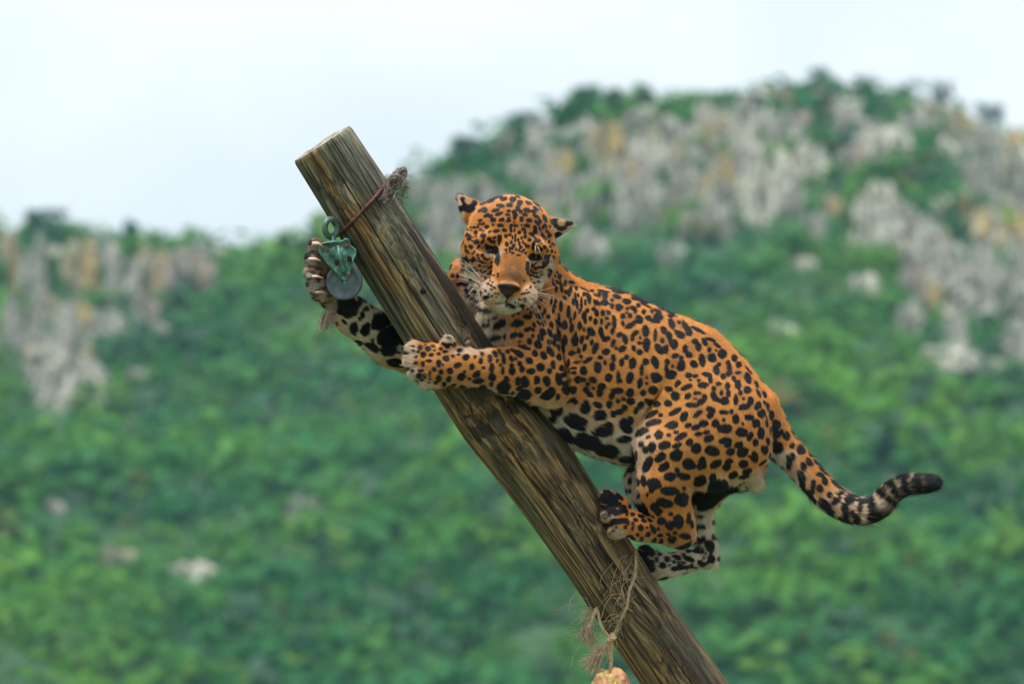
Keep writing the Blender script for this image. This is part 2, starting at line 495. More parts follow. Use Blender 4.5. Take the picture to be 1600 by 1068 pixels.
# trees that stand out on the skyline
M_bark = plain('tree_bark', (0.10, 0.08, 0.06), 0.9, 0.3, 8)
def tree(px, py, hpx, wpx, label, col, seed):
    r = np.random.default_rng(seed)
    x = (px - 800) / 7200 * Y1 * 1.005
    y = Y1 - 2
    z = float(hill_z(np.array([x]), np.array([y]))[0])
    sc = Y1 / 7200
    ptop = CAMZ + y * math.tan(TH + math.atan((534 - (py - hpx * 0.65)) / 7200))
    H = max(ptop - z, 1.8); Wd = wpx * sc
    root = empty('tree', (x, y, z - 0.2), label, 'tree', 'trees on the skyline')
    tb = Tubes()
    lean = r.normal(0, 0.08, 2)
    P = np.array([[x + lean[0] * H * f, y + lean[1] * H * f, z - 0.2 + H * 0.75 * f] for f in np.linspace(0, 1, 6)])
    tb.add(P, np.linspace(0.07, 0.025, 6) * H * 0.5, 7)
    tips = []
    for k in range(7):
        a = r.uniform(0, 6.28); f = r.uniform(0.35, 0.9)
        b = P[0] + (P[-1] - P[0]) * f
        e = b + np.array([math.cos(a) * Wd * 0.42, math.sin(a) * Wd * 0.42, H * r.uniform(0.12, 0.3)])
        tb.add(smooth_path([b, (b + e) / 2 + [0, 0, -0.05 * H], e], 6), np.linspace(0.018, 0.006, 7)[:len(smooth_path([b, (b + e) / 2, e], 6))] * H, 5)
        tips.append(e)
    tb.build('trunk', M_bark, root)
    tips.append(P[-1] + [0, 0, 0.12 * H])
    tips = np.array(tips)
    m = 900
    k = r.integers(0, len(tips), m)
    d = r.normal(size=(m, 3)); d /= np.linalg.norm(d, axis=1)[:, None]
    cs = r.uniform(0.6, 1.2, len(tips))
    c = tips[k] + d * (r.random(m) ** 0.5)[:, None] * (cs[k])[:, None] * np.array([0.30 * Wd, 0.30 * Wd, 0.2 * H])
    nrm = d + r.normal(0, 0.6, (m, 3)); nrm /= np.linalg.norm(nrm, axis=1)[:, None]
    t1 = np.cross(nrm, r.normal(size=(m, 3))); t1 /= np.linalg.norm(t1, axis=1)[:, None]
    t2 = np.cross(nrm, t1)
    ls = r.uniform(0.10, 0.22, m)[:, None] * (0.5 + 0.12 * Wd)
    V = np.stack([c - t1 * ls, c + t2 * ls * 0.6, c + t1 * ls, c - t2 * ls * 0.6], 1).reshape(-1, 3)
    Cl = np.repeat(np.array(col) * r.uniform(0.7, 1.3, m)[:, None], 4, axis=0)
    leafy('crown', V, np.arange(m * 4).reshape(m, 4), Cl, M_leaf, root)
DK = (0.016, 0.105, 0.036); MD = (0.035, 0.15, 0.035)
for i, a in enumerate([
    (75, 330, 12, 60, 'broad low dark tree on the left skyline, nearest the left edge', DK),
    (212, 352, 14, 26, 'small pointed tree alone on the left skyline', DK),
    (512, 342, 10, 46, 'dark bushy tree on the skyline just left of the log', DK),
    (728, 216, 10, 60, 'wide dark tree on the lower shoulder of the right hill', DK),
    (820, 178, 12, 54, 'dark rounded tree on the stepped rise left of the upper ridge', DK),
    (908, 150, 24, 26, 'tall upright dark tree at the left end of the upper ridge', DK),
    (955, 146, 18, 40, 'dark bushy tree right of the tall upright one on the ridge', DK),
    (1008, 138, 14, 34, 'mid green tree on the level stretch of the upper ridge', MD),
    (1288, 112, 14, 40, 'tree on the highest point of the hill above the pale crag', MD),
    (1345, 120, 10, 50, 'low spreading tree just right of the summit', MD),
    (1476, 142, 20, 30, 'dark pointed tree where the right skyline starts to drop', DK),
    (1545, 172, 14, 36, 'round dark tree low on the skyline at the right edge', DK),
    (870, 166, 14, 30, 'mid green tree between the stepped rise and the tall tree', MD),
]):
    tree(*a[:4], a[4], a[5], 50 + i)
# ------------------------------------------------------------------ the log
# centre line of the photographed log (px, py, w, radius) in photo pixels; it runs on below the frame into the ground
LOGP = np.array([(503, 224, -58, 52), (552, 300, -49, 54), (610, 395, -37, 56), (668, 486, -26, 57), (722, 572, -16, 58), (782, 655, -5, 64),
                 (812, 690, 0, 64), (868, 770, 12, 59), (925, 855, 24, 56), (1000, 968, 40, 55), (1072, 1072, 54, 56), (1300, 1400, 98, 60), (1560, 1760, 146, 64), (1720, 2040, 176, 66)], float)
LT = np.concatenate([[0], np.cumsum(np.linalg.norm(np.diff(LOGP[:, :2], axis=0), axis=1))])
def log_at(tt):
    return np.stack([np.interp(tt, LT, LOGP[:, k]) for k in range(4)], -1)
_k = np.linspace(0, LT[-1], 240)
_s = log_at(_k)
for _ in range(6):
    _s[1:-1] = 0.25 * _s[:-2] + 0.5 * _s[1:-1] + 0.25 * _s[2:]
LOGW = to_world(np.array([loc(*p[:3]) for p in _s]))
LOGR = _s[:, 3] / PXM
LOGS = np.concatenate([[0], np.cumsum(np.linalg.norm(np.diff(LOGW, axis=0), axis=1))])
def log_frame(s):
    s = np.asarray(s, float)
    P = np.stack([np.interp(s, LOGS, LOGW[:, k]) for k in range(3)], -1)
    e = 0.03
    T = np.stack([np.interp(s + e, LOGS, LOGW[:, k]) - np.interp(s - e, LOGS, LOGW[:, k]) for k in range(3)], -1)
    T = np.where(np.linalg.norm(T, axis=-1, keepdims=True) < 1e-9, LOGW[-1] - LOGW[0], T)
    T /= np.linalg.norm(T, axis=-1, keepdims=True)
    view = np.array([0, -CT, -ST])                       # theta 0 faces the camera
    A = view - T * (T @ view)[..., None]; A /= np.linalg.norm(A, axis=-1, keepdims=True)
    B = np.cross(T, A)                                   # to one side
    return P, T, A, B, np.interp(s, LOGS, LOGR)
def log_s(px, py):
    """length along the log (m) of the point abreast of a photo pixel"""
    q = np.array([px, py], float)
    best = np.argmin(np.linalg.norm(_s[:, :2] - q, axis=1))
    return LOGS[best]
KNOTS = [(log_s(635, 382), 0.10, 0.020), (log_s(731, 537), -0.55, 0.012), (log_s(770, 660), 0.25, 0.022), (log_s(955, 945), 0.2, 0.02), (log_s(560, 300), 0.6, 0.016), (log_s(870, 800), -0.5, 0.02), (log_s(1040, 990), -0.3, 0.025)]
KNOT_TH = [-0.25, -0.55, 0.15, 0.1, 0.5, -0.3, -0.35]
def log_surface(s, th):
    P, T, A, B, r = log_frame(s)
    q = np.stack([np.cos(th) * 9 * 0.6, np.sin(th) * 9 * 0.6, s * 2.2], -1)
    big = fbm(q * 0.55 + 3, 3) - 0.5
    gr = fbm(np.stack([np.cos(th) * 9, np.sin(th) * 9, s * 1.3], -1), 4) - 0.5
    ft = np.stack([np.cos(th) * 26, np.sin(th) * 26, s * 4.5], -1)
    fine = fbm(ft, 3)
    crack = np.clip((0.40 - fine) * 9, 0, 1)
    ed = np.clip(s / 0.012, 0, 1)
    rr = r * (1 + 0.09 * big + 0.030 * gr) - 0.0022 * crack - 0.004 * (1 - ed) ** 2
    # long drying checks
    for (c0, s0, s1, dep) in ((0.05, 0.02, 0.66, 0.010), (-0.35, 0.30, 1.05, 0.008), (0.55, 0.1, 0.5, 0.006), (0.3, 0.75, 1.5, 0.009), (-0.2, 1.0, 1.9, 0.007), (-0.75, 0.5, 1.2, 0.008), (0.75, 0.9, 1.6, 0.008)):
        c = c0 + 0.10 * (fbm(np.stack([s * 2.3, s * 0 + c0 * 7, s * 0], -1), 3) - 0.5) + 0.02 * (vnoise(np.stack([s * 30, s * 0 + c0 * 7, s * 0], -1)) - 0.5)
        on = np.clip((s - s0) * 12, 0, 1) * np.clip((s1 - s) * 12, 0, 1)
        rr = rr - dep * on * np.exp(-((th - c) / 0.017) ** 2)
    for (ks, kt, kr), kth in zip(KNOTS, KNOT_TH):
        d = np.sqrt(((s - ks) / (kr * 1.3)) ** 2 + ((th - kth) * r / kr) ** 2)
        rr = rr + 0.0025 * np.exp(-d * d) - 0.003 * np.exp(-((d - 1) / 0.14) ** 2)
    return P + rr[..., None] * (np.cos(th)[..., None] * A + np.sin(th)[..., None] * B)

t = NT('weathered_wood')
g = t.attr('grain', 'Vector')
wrp = t.noise(t.map(g, (6, 6, 4)), 1.0, 3, out='Color')
vm = t.n('VectorMath', operation='MULTIPLY_ADD')
t.l(wrp, vm.inputs[0]); vm.inputs[1].default_value = (0.011, 0.011, 0.03); t.l(g, vm.inputs[2])
gw = vm.outputs[0]
fib = t.noise(t.map(gw, (240, 240, 4.5)), 1.0, 5, 0.7)
mid = t.noise(t.map(gw, (80, 80, 1.9)), 1.0, 6, 0.66, 0.5)
pat = t.noise(t.map(g, (8, 8, 1.8)), 1.0, 4, 0.6)
wet = t.noise(t.map(g, (7, 7, 2.0)), 1.7, 4, 0.55)
brown = t.ramp(mid, [(0.33, (0.020, 0.013, 0.009)), (0.42, (0.090, 0.047, 0.020)), (0.50, (0.21, 0.110, 0.038)), (0.565, (0.38, 0.215, 0.070)), (0.65, (0.50, 0.35, 0.15))])
grey = t.ramp(mid, [(0.33, (0.020, 0.018, 0.013)), (0.42, (0.085, 0.080, 0.055)), (0.50, (0.165, 0.158, 0.108)), (0.57, (0.26, 0.245, 0.165)), (0.66, (0.37, 0.34, 0.235))])
c = t.mix(t.ramp(pat, [(0.40, 0.0), (0.54, 1.0)]), brown, grey)
wth = t.n('SeparateXYZ'); t.l(g, wth.inputs[0])
c = t.mix(t.ramp(wth.outputs['Z'], [(0.5, 0.0), (1.05, 0.65)]), c, brown)
greeny = t.ramp(t.noise(t.map(g, (8, 8, 3)), 2.3, 3), [(0.52, 0.0), (0.66, 0.35)])
stn = t.n('Math', operation='ADD'); t.l(t.attr('stain_shade', 'Fac'), stn.inputs[0]); t.l(t.noise(t.map(gw, (28, 28, 3.0)), 1.0, 4, 0.6), stn.inputs[1])
stain_shade = t.ramp(stn.outputs[0], [(0.98, 0.0), (1.12, 0.88)])
c = t.mix(greeny, c, (0.15, 0.19, 0.125))
c = t.mix(t.ramp(wet, [(0.53, 0.0), (0.65, 0.75)]), c, (0.032, 0.025, 0.018))
c = t.mix(t.ramp(fib, [(0.34, 0.7), (0.44, 0.0)]), c, (0.020, 0.015, 0.011))
c = t.mix(t.ramp(fib, [(0.57, 0.0), (0.68, 0.35)]), c, (0.42, 0.31, 0.18))
def split_lines(scale, wd, dist):
    v = t.n('TexVoronoi', feature='DISTANCE_TO_EDGE'); v.inputs['Scale'].default_value = 1.0
    wn = t.n('VectorMath', operation='MULTIPLY_ADD')
    t.l(t.noise(t.map(gw, (14, 14, 5)), 1.0, 4, out='Color'), wn.inputs[0]); wn.inputs[1].default_value = (dist, dist, dist); t.l(t.map(gw, scale), wn.inputs[2])
    t.l(wn.outputs[0], v.inputs['Vector'])
    return t.ramp(v.outputs['Distance'], [(0.0, 0.0), (wd, 1.0)])
s1 = split_lines((46, 46, 2.4), 0.085, 0.7)
s2 = split_lines((130, 130, 6.0), 0.12, 0.8)
gate = t.ramp(t.noise(t.map(g, (12, 12, 4)), 1.0, 3), [(0.46, 0.0), (0.60, 1.0)])
splits = t.mix(gate, (1, 1, 1), s1)
c = t.mix(splits, (0.014, 0.011, 0.009), c)
c = t.mix(t.mix(0.4, (1, 1, 1), s2), (0.03, 0.024, 0.017), c)
c = t.mix(stain_shade, c, (0.020, 0.016, 0.012))
c = t.mix(t.attr('crack', 'Fac'), c, (0.008, 0.007, 0.006))
c = t.mix(t.attr('knot', 'Fac'), c, (0.12, 0.10, 0.07))
t.p(Base_Color=c, Roughness=t.ramp(wet, [(0.5, 0.75), (0.65, 0.5)]), Specular_IOR_Level=0.3)
h = t.n('Math', operation='ADD'); t.l(fib, h.inputs[0]); t.l(mid, h.inputs[1])
h2 = t.n('Math', operation='ADD'); t.l(h.outputs[0], h2.inputs[0]); t.l(splits, h2.inputs[1])
t.bump(h2.outputs[0], 0.0038, 1.0)
M_wood = t.m

log_base = Vector(LOGW[-1])
ns1, nth = 760, 224
s1 = np.concatenate([np.linspace(0, 0.02, 6)[:-1], np.linspace(0.02, 1.95, ns1), np.linspace(1.96, LOGS[-1], 60)])
th = np.linspace(-math.pi, math.pi, nth, endpoint=False)
SS, TT = np.meshgrid(s1, th, indexing='ij')
V = log_surface(SS.ravel(), TT.ravel())
ns = len(s1)
idx = np.arange(ns * nth).reshape(ns, nth)
idn = np.roll(idx, -1, axis=1)
F = np.stack([idx[:-1], idn[:-1], idn[1:], idx[1:]], -1).reshape(-1, 4)
P0, T0, A0, B0, r0 = log_frame(np.array([0.0]))
root_log = empty('log', log_base, 'thick weathered log leaning up to the left, gripped by the jaguar', 'log')
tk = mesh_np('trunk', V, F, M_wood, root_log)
rr = np.interp(SS.ravel(), LOGS, LOGR)
gvec = np.stack([np.cos(TT.ravel()) * rr, np.sin(TT.ravel()) * rr, SS.ravel()], -1)
# the grain flows round each knot
kn = np.zeros(len(V)); 
for (ks, _, kr), kth in zip(KNOTS, KNOT_TH):
    dx = (TT.ravel() - kth) * rr; dz = SS.ravel() - ks
    d = np.sqrt((dx / kr) ** 2 + (dz / (kr * 1.4)) ** 2)
    f = np.exp(-(d / 2.0) ** 2)
    gvec[:, 0] += f * (d * kr * 0.9); gvec[:, 1] += f * dx * 0.8; gvec[:, 2] += f * d * kr * 3
    kn = np.maximum(kn, np.clip(1.15 - d, 0, 1) * 0.8)
cen, _, _, _, _ = log_frame(SS.ravel())
dep = np.linalg.norm(V - cen, axis=1)
ref = dep.reshape(ns, nth)
blur = ref.copy()
for k in (1, 2, 3, 4, 6, 8):
    blur += np.roll(ref, k, 1) + np.roll(ref, -k, 1)
blur /= 13
cr = np.clip((blur - ref) / 0.0042 - 0.25, 0, 1).ravel()
at = tk.data.attributes.new('grain', 'FLOAT_VECTOR', 'POINT'); at.data.foreach_set('vector', gvec.astype(np.float32).ravel())
at = tk.data.attributes.new('crack', 'FLOAT', 'POINT'); at.data.foreach_set('value', cr.astype(np.float32))
at = tk.data.attributes.new('knot', 'FLOAT', 'POINT'); at.data.foreach_set('value', kn.astype(np.float32))
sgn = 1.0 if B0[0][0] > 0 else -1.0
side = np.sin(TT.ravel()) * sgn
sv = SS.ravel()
stv = np.clip((side - 0.30) / 0.5, 0, 1) * np.interp(sv, [0.1, 0.3, 0.75, 0.95, 1.5, 2.0], [0.2, 0.55, 0.75, 0.5, 0.35, 0.35]) + np.clip((-side - 0.72) / 0.3, 0, 1) * 0.4  # black weathered wood plus shade, both painted dark along the log's sides
stv = np.maximum(stv, 0.55 * np.exp(-((sv - log_s(775, 650)) / 0.06) ** 2))  # and a dark band across the log just below the near forearm
at = tk.data.attributes.new('stain_shade', 'FLOAT', 'POINT'); at.data.foreach_set('value', (stv * 0.95).astype(np.float32))
log_bvh = BVHTree.FromPolygons([tuple(v) for v in V], [tuple(f) for f in F])

# sawn top end: a slightly dished, split disc
t = NT('sawn_end_grain')
g = t.attr('ring', 'Vector')
d = t.n('VectorMath', operation='LENGTH'); t.l(g, d.inputs[0])
nz1 = t.noise(g, 30, 4)
sn = t.n('Math', operation='MULTIPLY_ADD'); t.l(d.outputs['Value'], sn.inputs[0]); sn.inputs[1].default_value = 700; t.l(nz1, sn.inputs[2])
si = t.n('Math', operation='SINE'); t.l(sn.outputs[0], si.inputs[0])
c = t.ramp(t.noise(g, 45, 5, 0.7), [(0.35, (0.07, 0.062, 0.05)), (0.5, (0.28, 0.25, 0.20)), (0.66, (0.55, 0.52, 0.44))])
c = t.mix(t.ramp(si.outputs[0], [(0.2, 0.25), (0.8, 0.0)]), c, (0.05, 0.04, 0.03))
t.p(Base_Color=c, Roughness=0.9); t.bump(t.noise(g, 120, 4), 0.003)
nr = 14
ringV = [P0[0]]; 
edge = V[:nth]
Vd = [P0[0][None]]
for k in range(1, nr + 1):
    f = k / nr
    ring = P0[0] + (edge - P0[0]) * f
    bumpy = (fbm(np.stack([ring[:, 0] * 40, ring[:, 1] * 40, ring[:, 2] * 40], -1), 3) - 0.5) * 0.010 * min(1, (1 - f) * 4)
    split = -0.012 * np.exp(-((th - 0.9 - 0.25 * np.sin(5 * f)) / 0.05) ** 2) * (f > 0.15) * (f < 0.97)
    Vd.append(ring - T0[0] * (bumpy + split + 0.004 * (1 - f))[:, None])
Vd = np.concatenate(Vd)
Fd = []
for k in range(nr):
    for j in range(nth):
        j2 = (j + 1) % nth
        a = 1 + k * nth
        if k + 1 < nr:
            Fd.append((a + j, a + j2, a + nth + j2, a + nth + j))
for j in range(0, nth, 2):
    Fd.append((0, 1 + j, 1 + j + 1, 1 + (j + 2) % nth))
ce = mesh_np('cut_end', Vd, np.array(Fd), t.m, root_log)
at = ce.data.attributes.new('ring', 'FLOAT_VECTOR', 'POINT')
rel = Vd - P0[0]
at.data.foreach_set('vector', np.stack([rel @ A0[0], rel @ B0[0], rel @ T0[0] * 0], -1).astype(np.float32).ravel())

M_hole = plain('dark_bore', (0.006, 0.005, 0.004), 0.95, 0.1)
def log_pt(px, py):
    o, d = cam_ray(px, py)
    h = log_bvh.ray_cast(o, d)
    if h[0] is None: return h
    return (h[0], h[1] if h[1].dot(d) < 0 else -h[1])
# drilled hole and a plugged dowel
for (px, py, rad, nm, mat) in ((661, 455, 4.6 / PXM, 'bolt_hole', M_hole),):
    h = log_pt(px, py)
    bm = bmesh.new()
    bmesh.ops.create_cone(bm, cap_ends=True, segments=20, radius1=rad, radius2=rad, depth=0.012)
    bm.transform(Matrix.Translation(h[0] + h[1] * -0.0045) @ h[1].to_track_quat('Z', 'Y').to_matrix().to_4x4())
    bm_obj(nm, bm, mat, root_log)
h = log_pt(731, 537)
bm = bmesh.new()
bmesh.ops.create_cone(bm, cap_ends=True, segments=20, radius1=4.8 / PXM, radius2=4.3 / PXM, depth=0.008)
bm.transform(Matrix.Translation(h[0] + h[1] * 0.001) @ h[1].to_track_quat('Z', 'Y').to_matrix().to_4x4())
bm_obj('dowel_plug', bm, plain('dowel_wood', (0.13, 0.11, 0.075), 0.85, 0.4, 300), root_log)

# ------------------------------------------------------------------ rusty wire hoop round the log
M_rust = plain('rusty_steel', (0.16, 0.062, 0.042), 0.75, 0.35, 120, 0.3, 0.0008, (0.055, 0.025, 0.02))
s_a = log_s(548, 333)
hoop = []
sA, sB = log_s(520, 350), log_s(600, 300)
for a in np.linspace(-1.75, 4.2, 60):
    # higher on the right side of the log than on the left
    f = (math.sin(a) * 0.5 + 0.5)
    hoop.append((a, f))
P_, T_, A_, B_, r_ = log_frame(np.array([0.3]))
right_is_plus = (B_[0][0] > 0)
pts = []
sm = log_s(560, 326)
for a, f in hoop:
    s = sm - (0.075 * math.sin(a)) * (1 if right_is_plus else -1) * 0.35
    base = log_surface(np.array([s]), np.array([((a + math.pi) % (2 * math.pi)) - math.pi]))[0]
    P1, T1, A1, B1, r1 = log_frame(np.array([s]))
    o_ = base - P1[0]; o_ /= np.linalg.norm(o_)
    pts.append(base + o_ * 0.004)
wire = Tubes().add(pts, 0.0052, 8).build('wire_hoop', M_rust, origin=pts[0])
tag(wire, 'rusty steel wire hoop wrapped round the upper log, carrying the pulley', 'wire')

# frayed grey rope knot on the hoop's right side
def strand(p0, d, n, step, curl, r, droop=0.0):
    P = [np.array(p0, float)]
    d = np.array(d, float); d /= np.linalg.norm(d)
    for _ in range(n):
        d = d + r.normal(0, curl, 3) + np.array([0, 0, -droop]); d /= np.linalg.norm(d)
        P.append(P[-1] + d * step)
    return np.array(P)
def fibre_mat(name, c1, c2):
    return plain(name, c1, 0.9, 0.3, 90, 0, 0, c2)
M_ropegrey = fibre_mat('grey_rope_fibre', (0.25, 0.20, 0.175), (0.07, 0.052, 0.046))
r = np.random.default_rng(21)
tb = Tubes()
def blob_curve(tb, path, rad, turns, strands, frad, r):
    """twisted strands round a path"""
    P = smooth_path(path, 40)
    for k in range(strands):
        ph = 2 * math.pi * k / strands
        T = np.gradient(P, axis=0); T /= np.linalg.norm(T, axis=1)[:, None]
        a = np.cross(T, np.array([0.3, 0.9, 0.2])); a /= np.linalg.norm(a, axis=1)[:, None]
        b = np.cross(T, a)
        u = np.linspace(0, 1, len(P))
        R = np.broadcast_to(rad, (len(P),))
        ang = ph + turns * 2 * math.pi * u
        Q = P + (R * np.cos(ang))[:, None] * a + (R * np.sin(ang))[:, None] * b
        tb.add(Q, frad, 6)
kp = [np.array(W(*p)) for p in ((603, 312, -98), (608, 300, -104), (613, 290, -106), (617, 282, -104), (621, 274, -98), (627, 268, -92))]
blob_curve(tb, kp, 0.008, 0.9, 5, 0.0060, r)
kp2 = [np.array(W(*p)) for p in ((610, 282, -112), (619, 276, -116), (625, 284, -112), (618, 292, -108), (610, 288, -104), (612, 278, -100))]
blob_curve(tb, kp2, 0.005, 0.6, 4, 0.0048, r)
kp3 = [np.array(W(*p)) for p in ((624, 270, -100), (630, 264, -98), (632, 272, -96), (629, 280, -100), (633, 288, -104))]
blob_curve(tb, kp3, 0.004, 0.5, 4, 0.0040, r)
for k in range(110):
    p = np.array(W(r.uniform(602, 632), r.uniform(270, 310), r.uniform(-118, -90)))
    tb.add(strand(p, r.normal(0, 1, 3) + [0.1, -0.2, -0.5], 8, 0.0035, 0.3, r, 0.15), 0.0007, 4)
for k in range(26):
    p = np.array(W(630 + r.uniform(-4, 4), 282 + r.uniform(-4, 4), -104))
    tb.add(strand(p, [0.12, 0.0, -1], 8, 0.0032, 0.2, r, 0.05), 0.0007, 4)
for k in range(30):
    p = np.array(W(605 + r.uniform(-5, 5), 300 + r.uniform(-6, 6), -110))
    tb.add(strand(p, [-0.15, -0.2, -1], 9, 0.0033, 0.2, r, 0.05), 0.0008, 4)
o = tb.build('rope_knot', M_ropegrey, origin=np.array(W(615, 290, -100)))
tag(o, 'frayed grey rope knot on the right edge of the upper log', 'rope')

# ------------------------------------------------------------------ pulley
def chipped():
    t = NT('chipped_green_paint')
    g = t.n('TexCoord').outputs['Object']
    n1 = t.noise(g, 38, 6, 0.65); n2 = t.noise(g, 120, 5, 0.65); n3 = t.noise(g, 22, 4)
    c = t.ramp(n1, [(0.38, (0.010, 0.050, 0.036)), (0.50, (0.028, 0.125, 0.085)), (0.60, (0.085, 0.24, 0.175))])
    c = t.mix(t.ramp(n2, [(0.58, 0.0), (0.66, 0.7)]), c, (0.32, 0.42, 0.37))
    c = t.mix(t.ramp(n2, [(0.32, 0.8), (0.39, 0.0)]), c, (0.030, 0.045, 0.035))
    c = t.mix(t.ramp(n3, [(0.60, 0.0), (0.70, 0.5)]), c, (0.10, 0.05, 0.035))
    t.p(Base_Color=c, Roughness=0.42)
    t.bump(n2, 0.0005)
    return t.m
M_green = chipped()
M_dgreen = plain('worn_green_iron', (0.12, 0.19, 0.15), 0.5, 0.3, 40, 0.3, 0.0008, (0.045, 0.075, 0.06))
M_sheave = plain('grey_worn_sheave', (0.125, 0.165, 0.18), 0.55, 0.25, 60, 0.1, 0.0006, (0.07, 0.095, 0.105))
M_bolt = plain('rust_bolt', (0.12, 0.035, 0.025), 0.8, 0.4, 200)
PW = -92
pul = empty('pulley', W(516, 345, PW), 'green painted iron pulley hanging on the wire hoop, held by the far paw', 'pulley')
fwd = Vector((0, CT, ST)); upv = Vector((0, -ST, CT)); rgt = Vector((1, 0, 0))
def plane_mat(px, py, wz, yaw=0.0):
    """x right, y up, z towards the camera, turned by yaw about the vertical"""
    m = Matrix((( rgt.x, upv.x, -fwd.x, 0), (rgt.y, upv.y, -fwd.y, 0), (rgt.z, upv.z, -fwd.z, 0), (0, 0, 0, 1)))
    return Matrix.Translation(W(px, py, wz)) @ m @ Matrix.Rotation(yaw, 4, 'Y')
# eye ring (oval, seen at an angle)
tb = Tubes()
ring = []
Mx = plane_mat(517, 356, PW, 0.75)
for a in np.linspace(0, 2 * math.pi, 33):
    ring.append(np.array(Mx @ Vector((math.cos(a) * 12.5 / PXM, math.sin(a) * 13.5 / PXM, 0))))
tb.add(np.array(ring), 5.0 / PXM, 10, False)
tb.build('eye_ring', M_dgreen, pul)
tb = Tubes().add(np.array([W(519, 369, PW), W(520, 378, PW), W(521, 384, PW)]), [4.5 / PXM, 6 / PXM, 9 / PXM], 10)
tb.build('neck', M_green, pul)
# side plates: front plate (a rounded triangle with a raised rim) and a back plate
def plate_outline():
    P = [(497, 386), (500, 380), (508, 378), (520, 376), (533, 376), (540, 372), (546, 374), (548, 382), (556, 389), (557, 397), (553, 407), (549, 418), (547, 431), (543, 438), (537, 439), (532, 435), (524, 426), (513, 415), (503, 402), (498, 394)]
    return smooth_path(P + [P[0]], 80)[:-1]
def plate(wz, nm, parent, mat):
    O = plate_outline()
    n = len(O); c = O.mean(0)
    rings = []
    prof = [(1.0, 5), (1.0, 0), (0.985, -3.5), (0.93, -4.5), (0.87, -3.0), (0.80, -1.0), (0.45, -3.6), (0.12, -5.0)]
    for f, dz in prof:
        q = c + (O - c) * f
        rings.append(np.array([W(x, y, wz + dz) for x, y in q]))
    V = np.concatenate(rings + [np.array([W(*c, wz - 5.2)]), np.array([W(*c, wz + 5)])])
    F = []
    m = len(prof)
    for k in range(m - 1):
        for j in range(n):
            j2 = (j + 1) % n
            F.append((k * n + j, (k + 1) * n + j, (k + 1) * n + j2, k * n + j2))
    for j in range(0, n, 2):
        F.append(((m - 1) * n + j, m * n, (m - 1) * n + (j + 2) % n, (m - 1) * n + (j + 1) % n))
        F.append((j, (j + 1) % n, (j + 2) % n, m * n + 1))
    return mesh_np(nm, V, np.array(F), mat, parent)
fp = plate(PW - 9, 'side_plate', pul, M_green)
bp = plate(PW + 16, 'side_plate', pul, M_green)
# long raised rib down the front plate
tb = Tubes()
tb.add(np.array([W(528, 384, PW - 12), W(531, 400, PW - 15), W(535, 415, PW - 15), W(539, 430, PW - 13)]), np.array([2.4, 3.2, 3.0, 2.2]) / PXM, 8)
tb.build('rib', M_green, fp)
def disc(px, py, wz, rad, depth, mat, nm, parent, seg=24, sx=1.0):
    bm = bmesh.new()
    bmesh.ops.create_cone(bm, cap_ends=True, segments=seg, radius1=rad / PXM, radius2=rad * 0.88 / PXM, depth=depth / PXM)
    bm.transform(plane_mat(px, py, wz) @ Matrix.Diagonal((sx, 1, 1, 1)))
    return bm_obj(nm, bm, mat, parent, smooth=False)
for (x, y) in ((509.5, 389.5), (541.5, 383.5), (543.5, 430.5)):
    disc(x, y, PW - 14, 3.9, 5, M_bolt, 'bolt', pul, 6)
for (x, y) in ((526.5, 410), (546, 404.5)):
    disc(x, y, PW - 13.0, 4.6, 2.4, M_hole, 'hole', fp, 20, 0.82)
# grooved sheave
prof = [(3, -7), (9, -7), (11, -5), (21, -4.6), (23.5, -7), (27, -7), (28, -5.5), (26.5, -3), (23.6, 0), (26.5, 3), (28, 5.5), (27, 7), (23.5, 7), (3, 7)]
nsg = 56
Mx = plane_mat(538, 440, PW + 4, -0.10)
V = []
for (rad, z) in prof:
    for j in range(nsg):
        a = 2 * math.pi * j / nsg
        V.append(Mx @ Vector((rad * math.cos(a) / PXM, rad * math.sin(a) / PXM, -z / PXM)))
F = []
for k in range(len(prof) - 1):
    for j in range(nsg):
        j2 = (j + 1) % nsg
        F.append((k * nsg + j, k * nsg + j2, (k + 1) * nsg + j2, (k + 1) * nsg + j))
mesh_np('sheave', np.array(V), np.array(F), M_sheave, pul)

# ------------------------------------------------------------------ twine with frayed ends, the lump of meat it carries
M_twine = fibre_mat('sisal_twine', (0.60, 0.45, 0.27), (0.40, 0.27, 0.14))
M_tuft = fibre_mat('pale_sisal_fibre', (0.62, 0.47, 0.32), (0.42, 0.29, 0.18))
def on_log(px, py, off=3.0):
    h = log_pt(px, py)
    if h[0] is None: return np.array(W(px, py, 0))
    return np.array(h[0]) + np.array(h[1]) * off / PXM
r = np.random.default_rng(8)
tb = Tubes()
main = [on_log(*p, 4.5) for p in ((990, 862), (991, 880), (989, 900), (985, 922), (979, 945), (970, 966), (962, 982))]
kn = np.array(W(955, 998, -30))
front = main + [kn]
blob_curve(tb, front, 0.0024, 9, 3, 0.0024, r)
leftw = [np.array(W(938, 972, -14)), np.array(W(944, 984, -22)), kn]
blob_curve(tb, [np.array(W(934, 952, 0))] + leftw, 0.0022, 5, 3, 0.0022, r)
blob_curve(tb, [kn + [0, 0, 0.012], kn + [0.006, -0.006, 0.004], kn + [-0.006, -0.006, -0.003], kn + [0, 0.004, -0.012]], 0.004, 2, 3, 0.004, r)
down = [kn, np.array(W(955, 1020, -31)), np.array(W(954, 1050, -31)), np.array(W(954, 1068, -31))]
blob_curve(tb, down, 0.003, 5, 3, 0.0030, r)
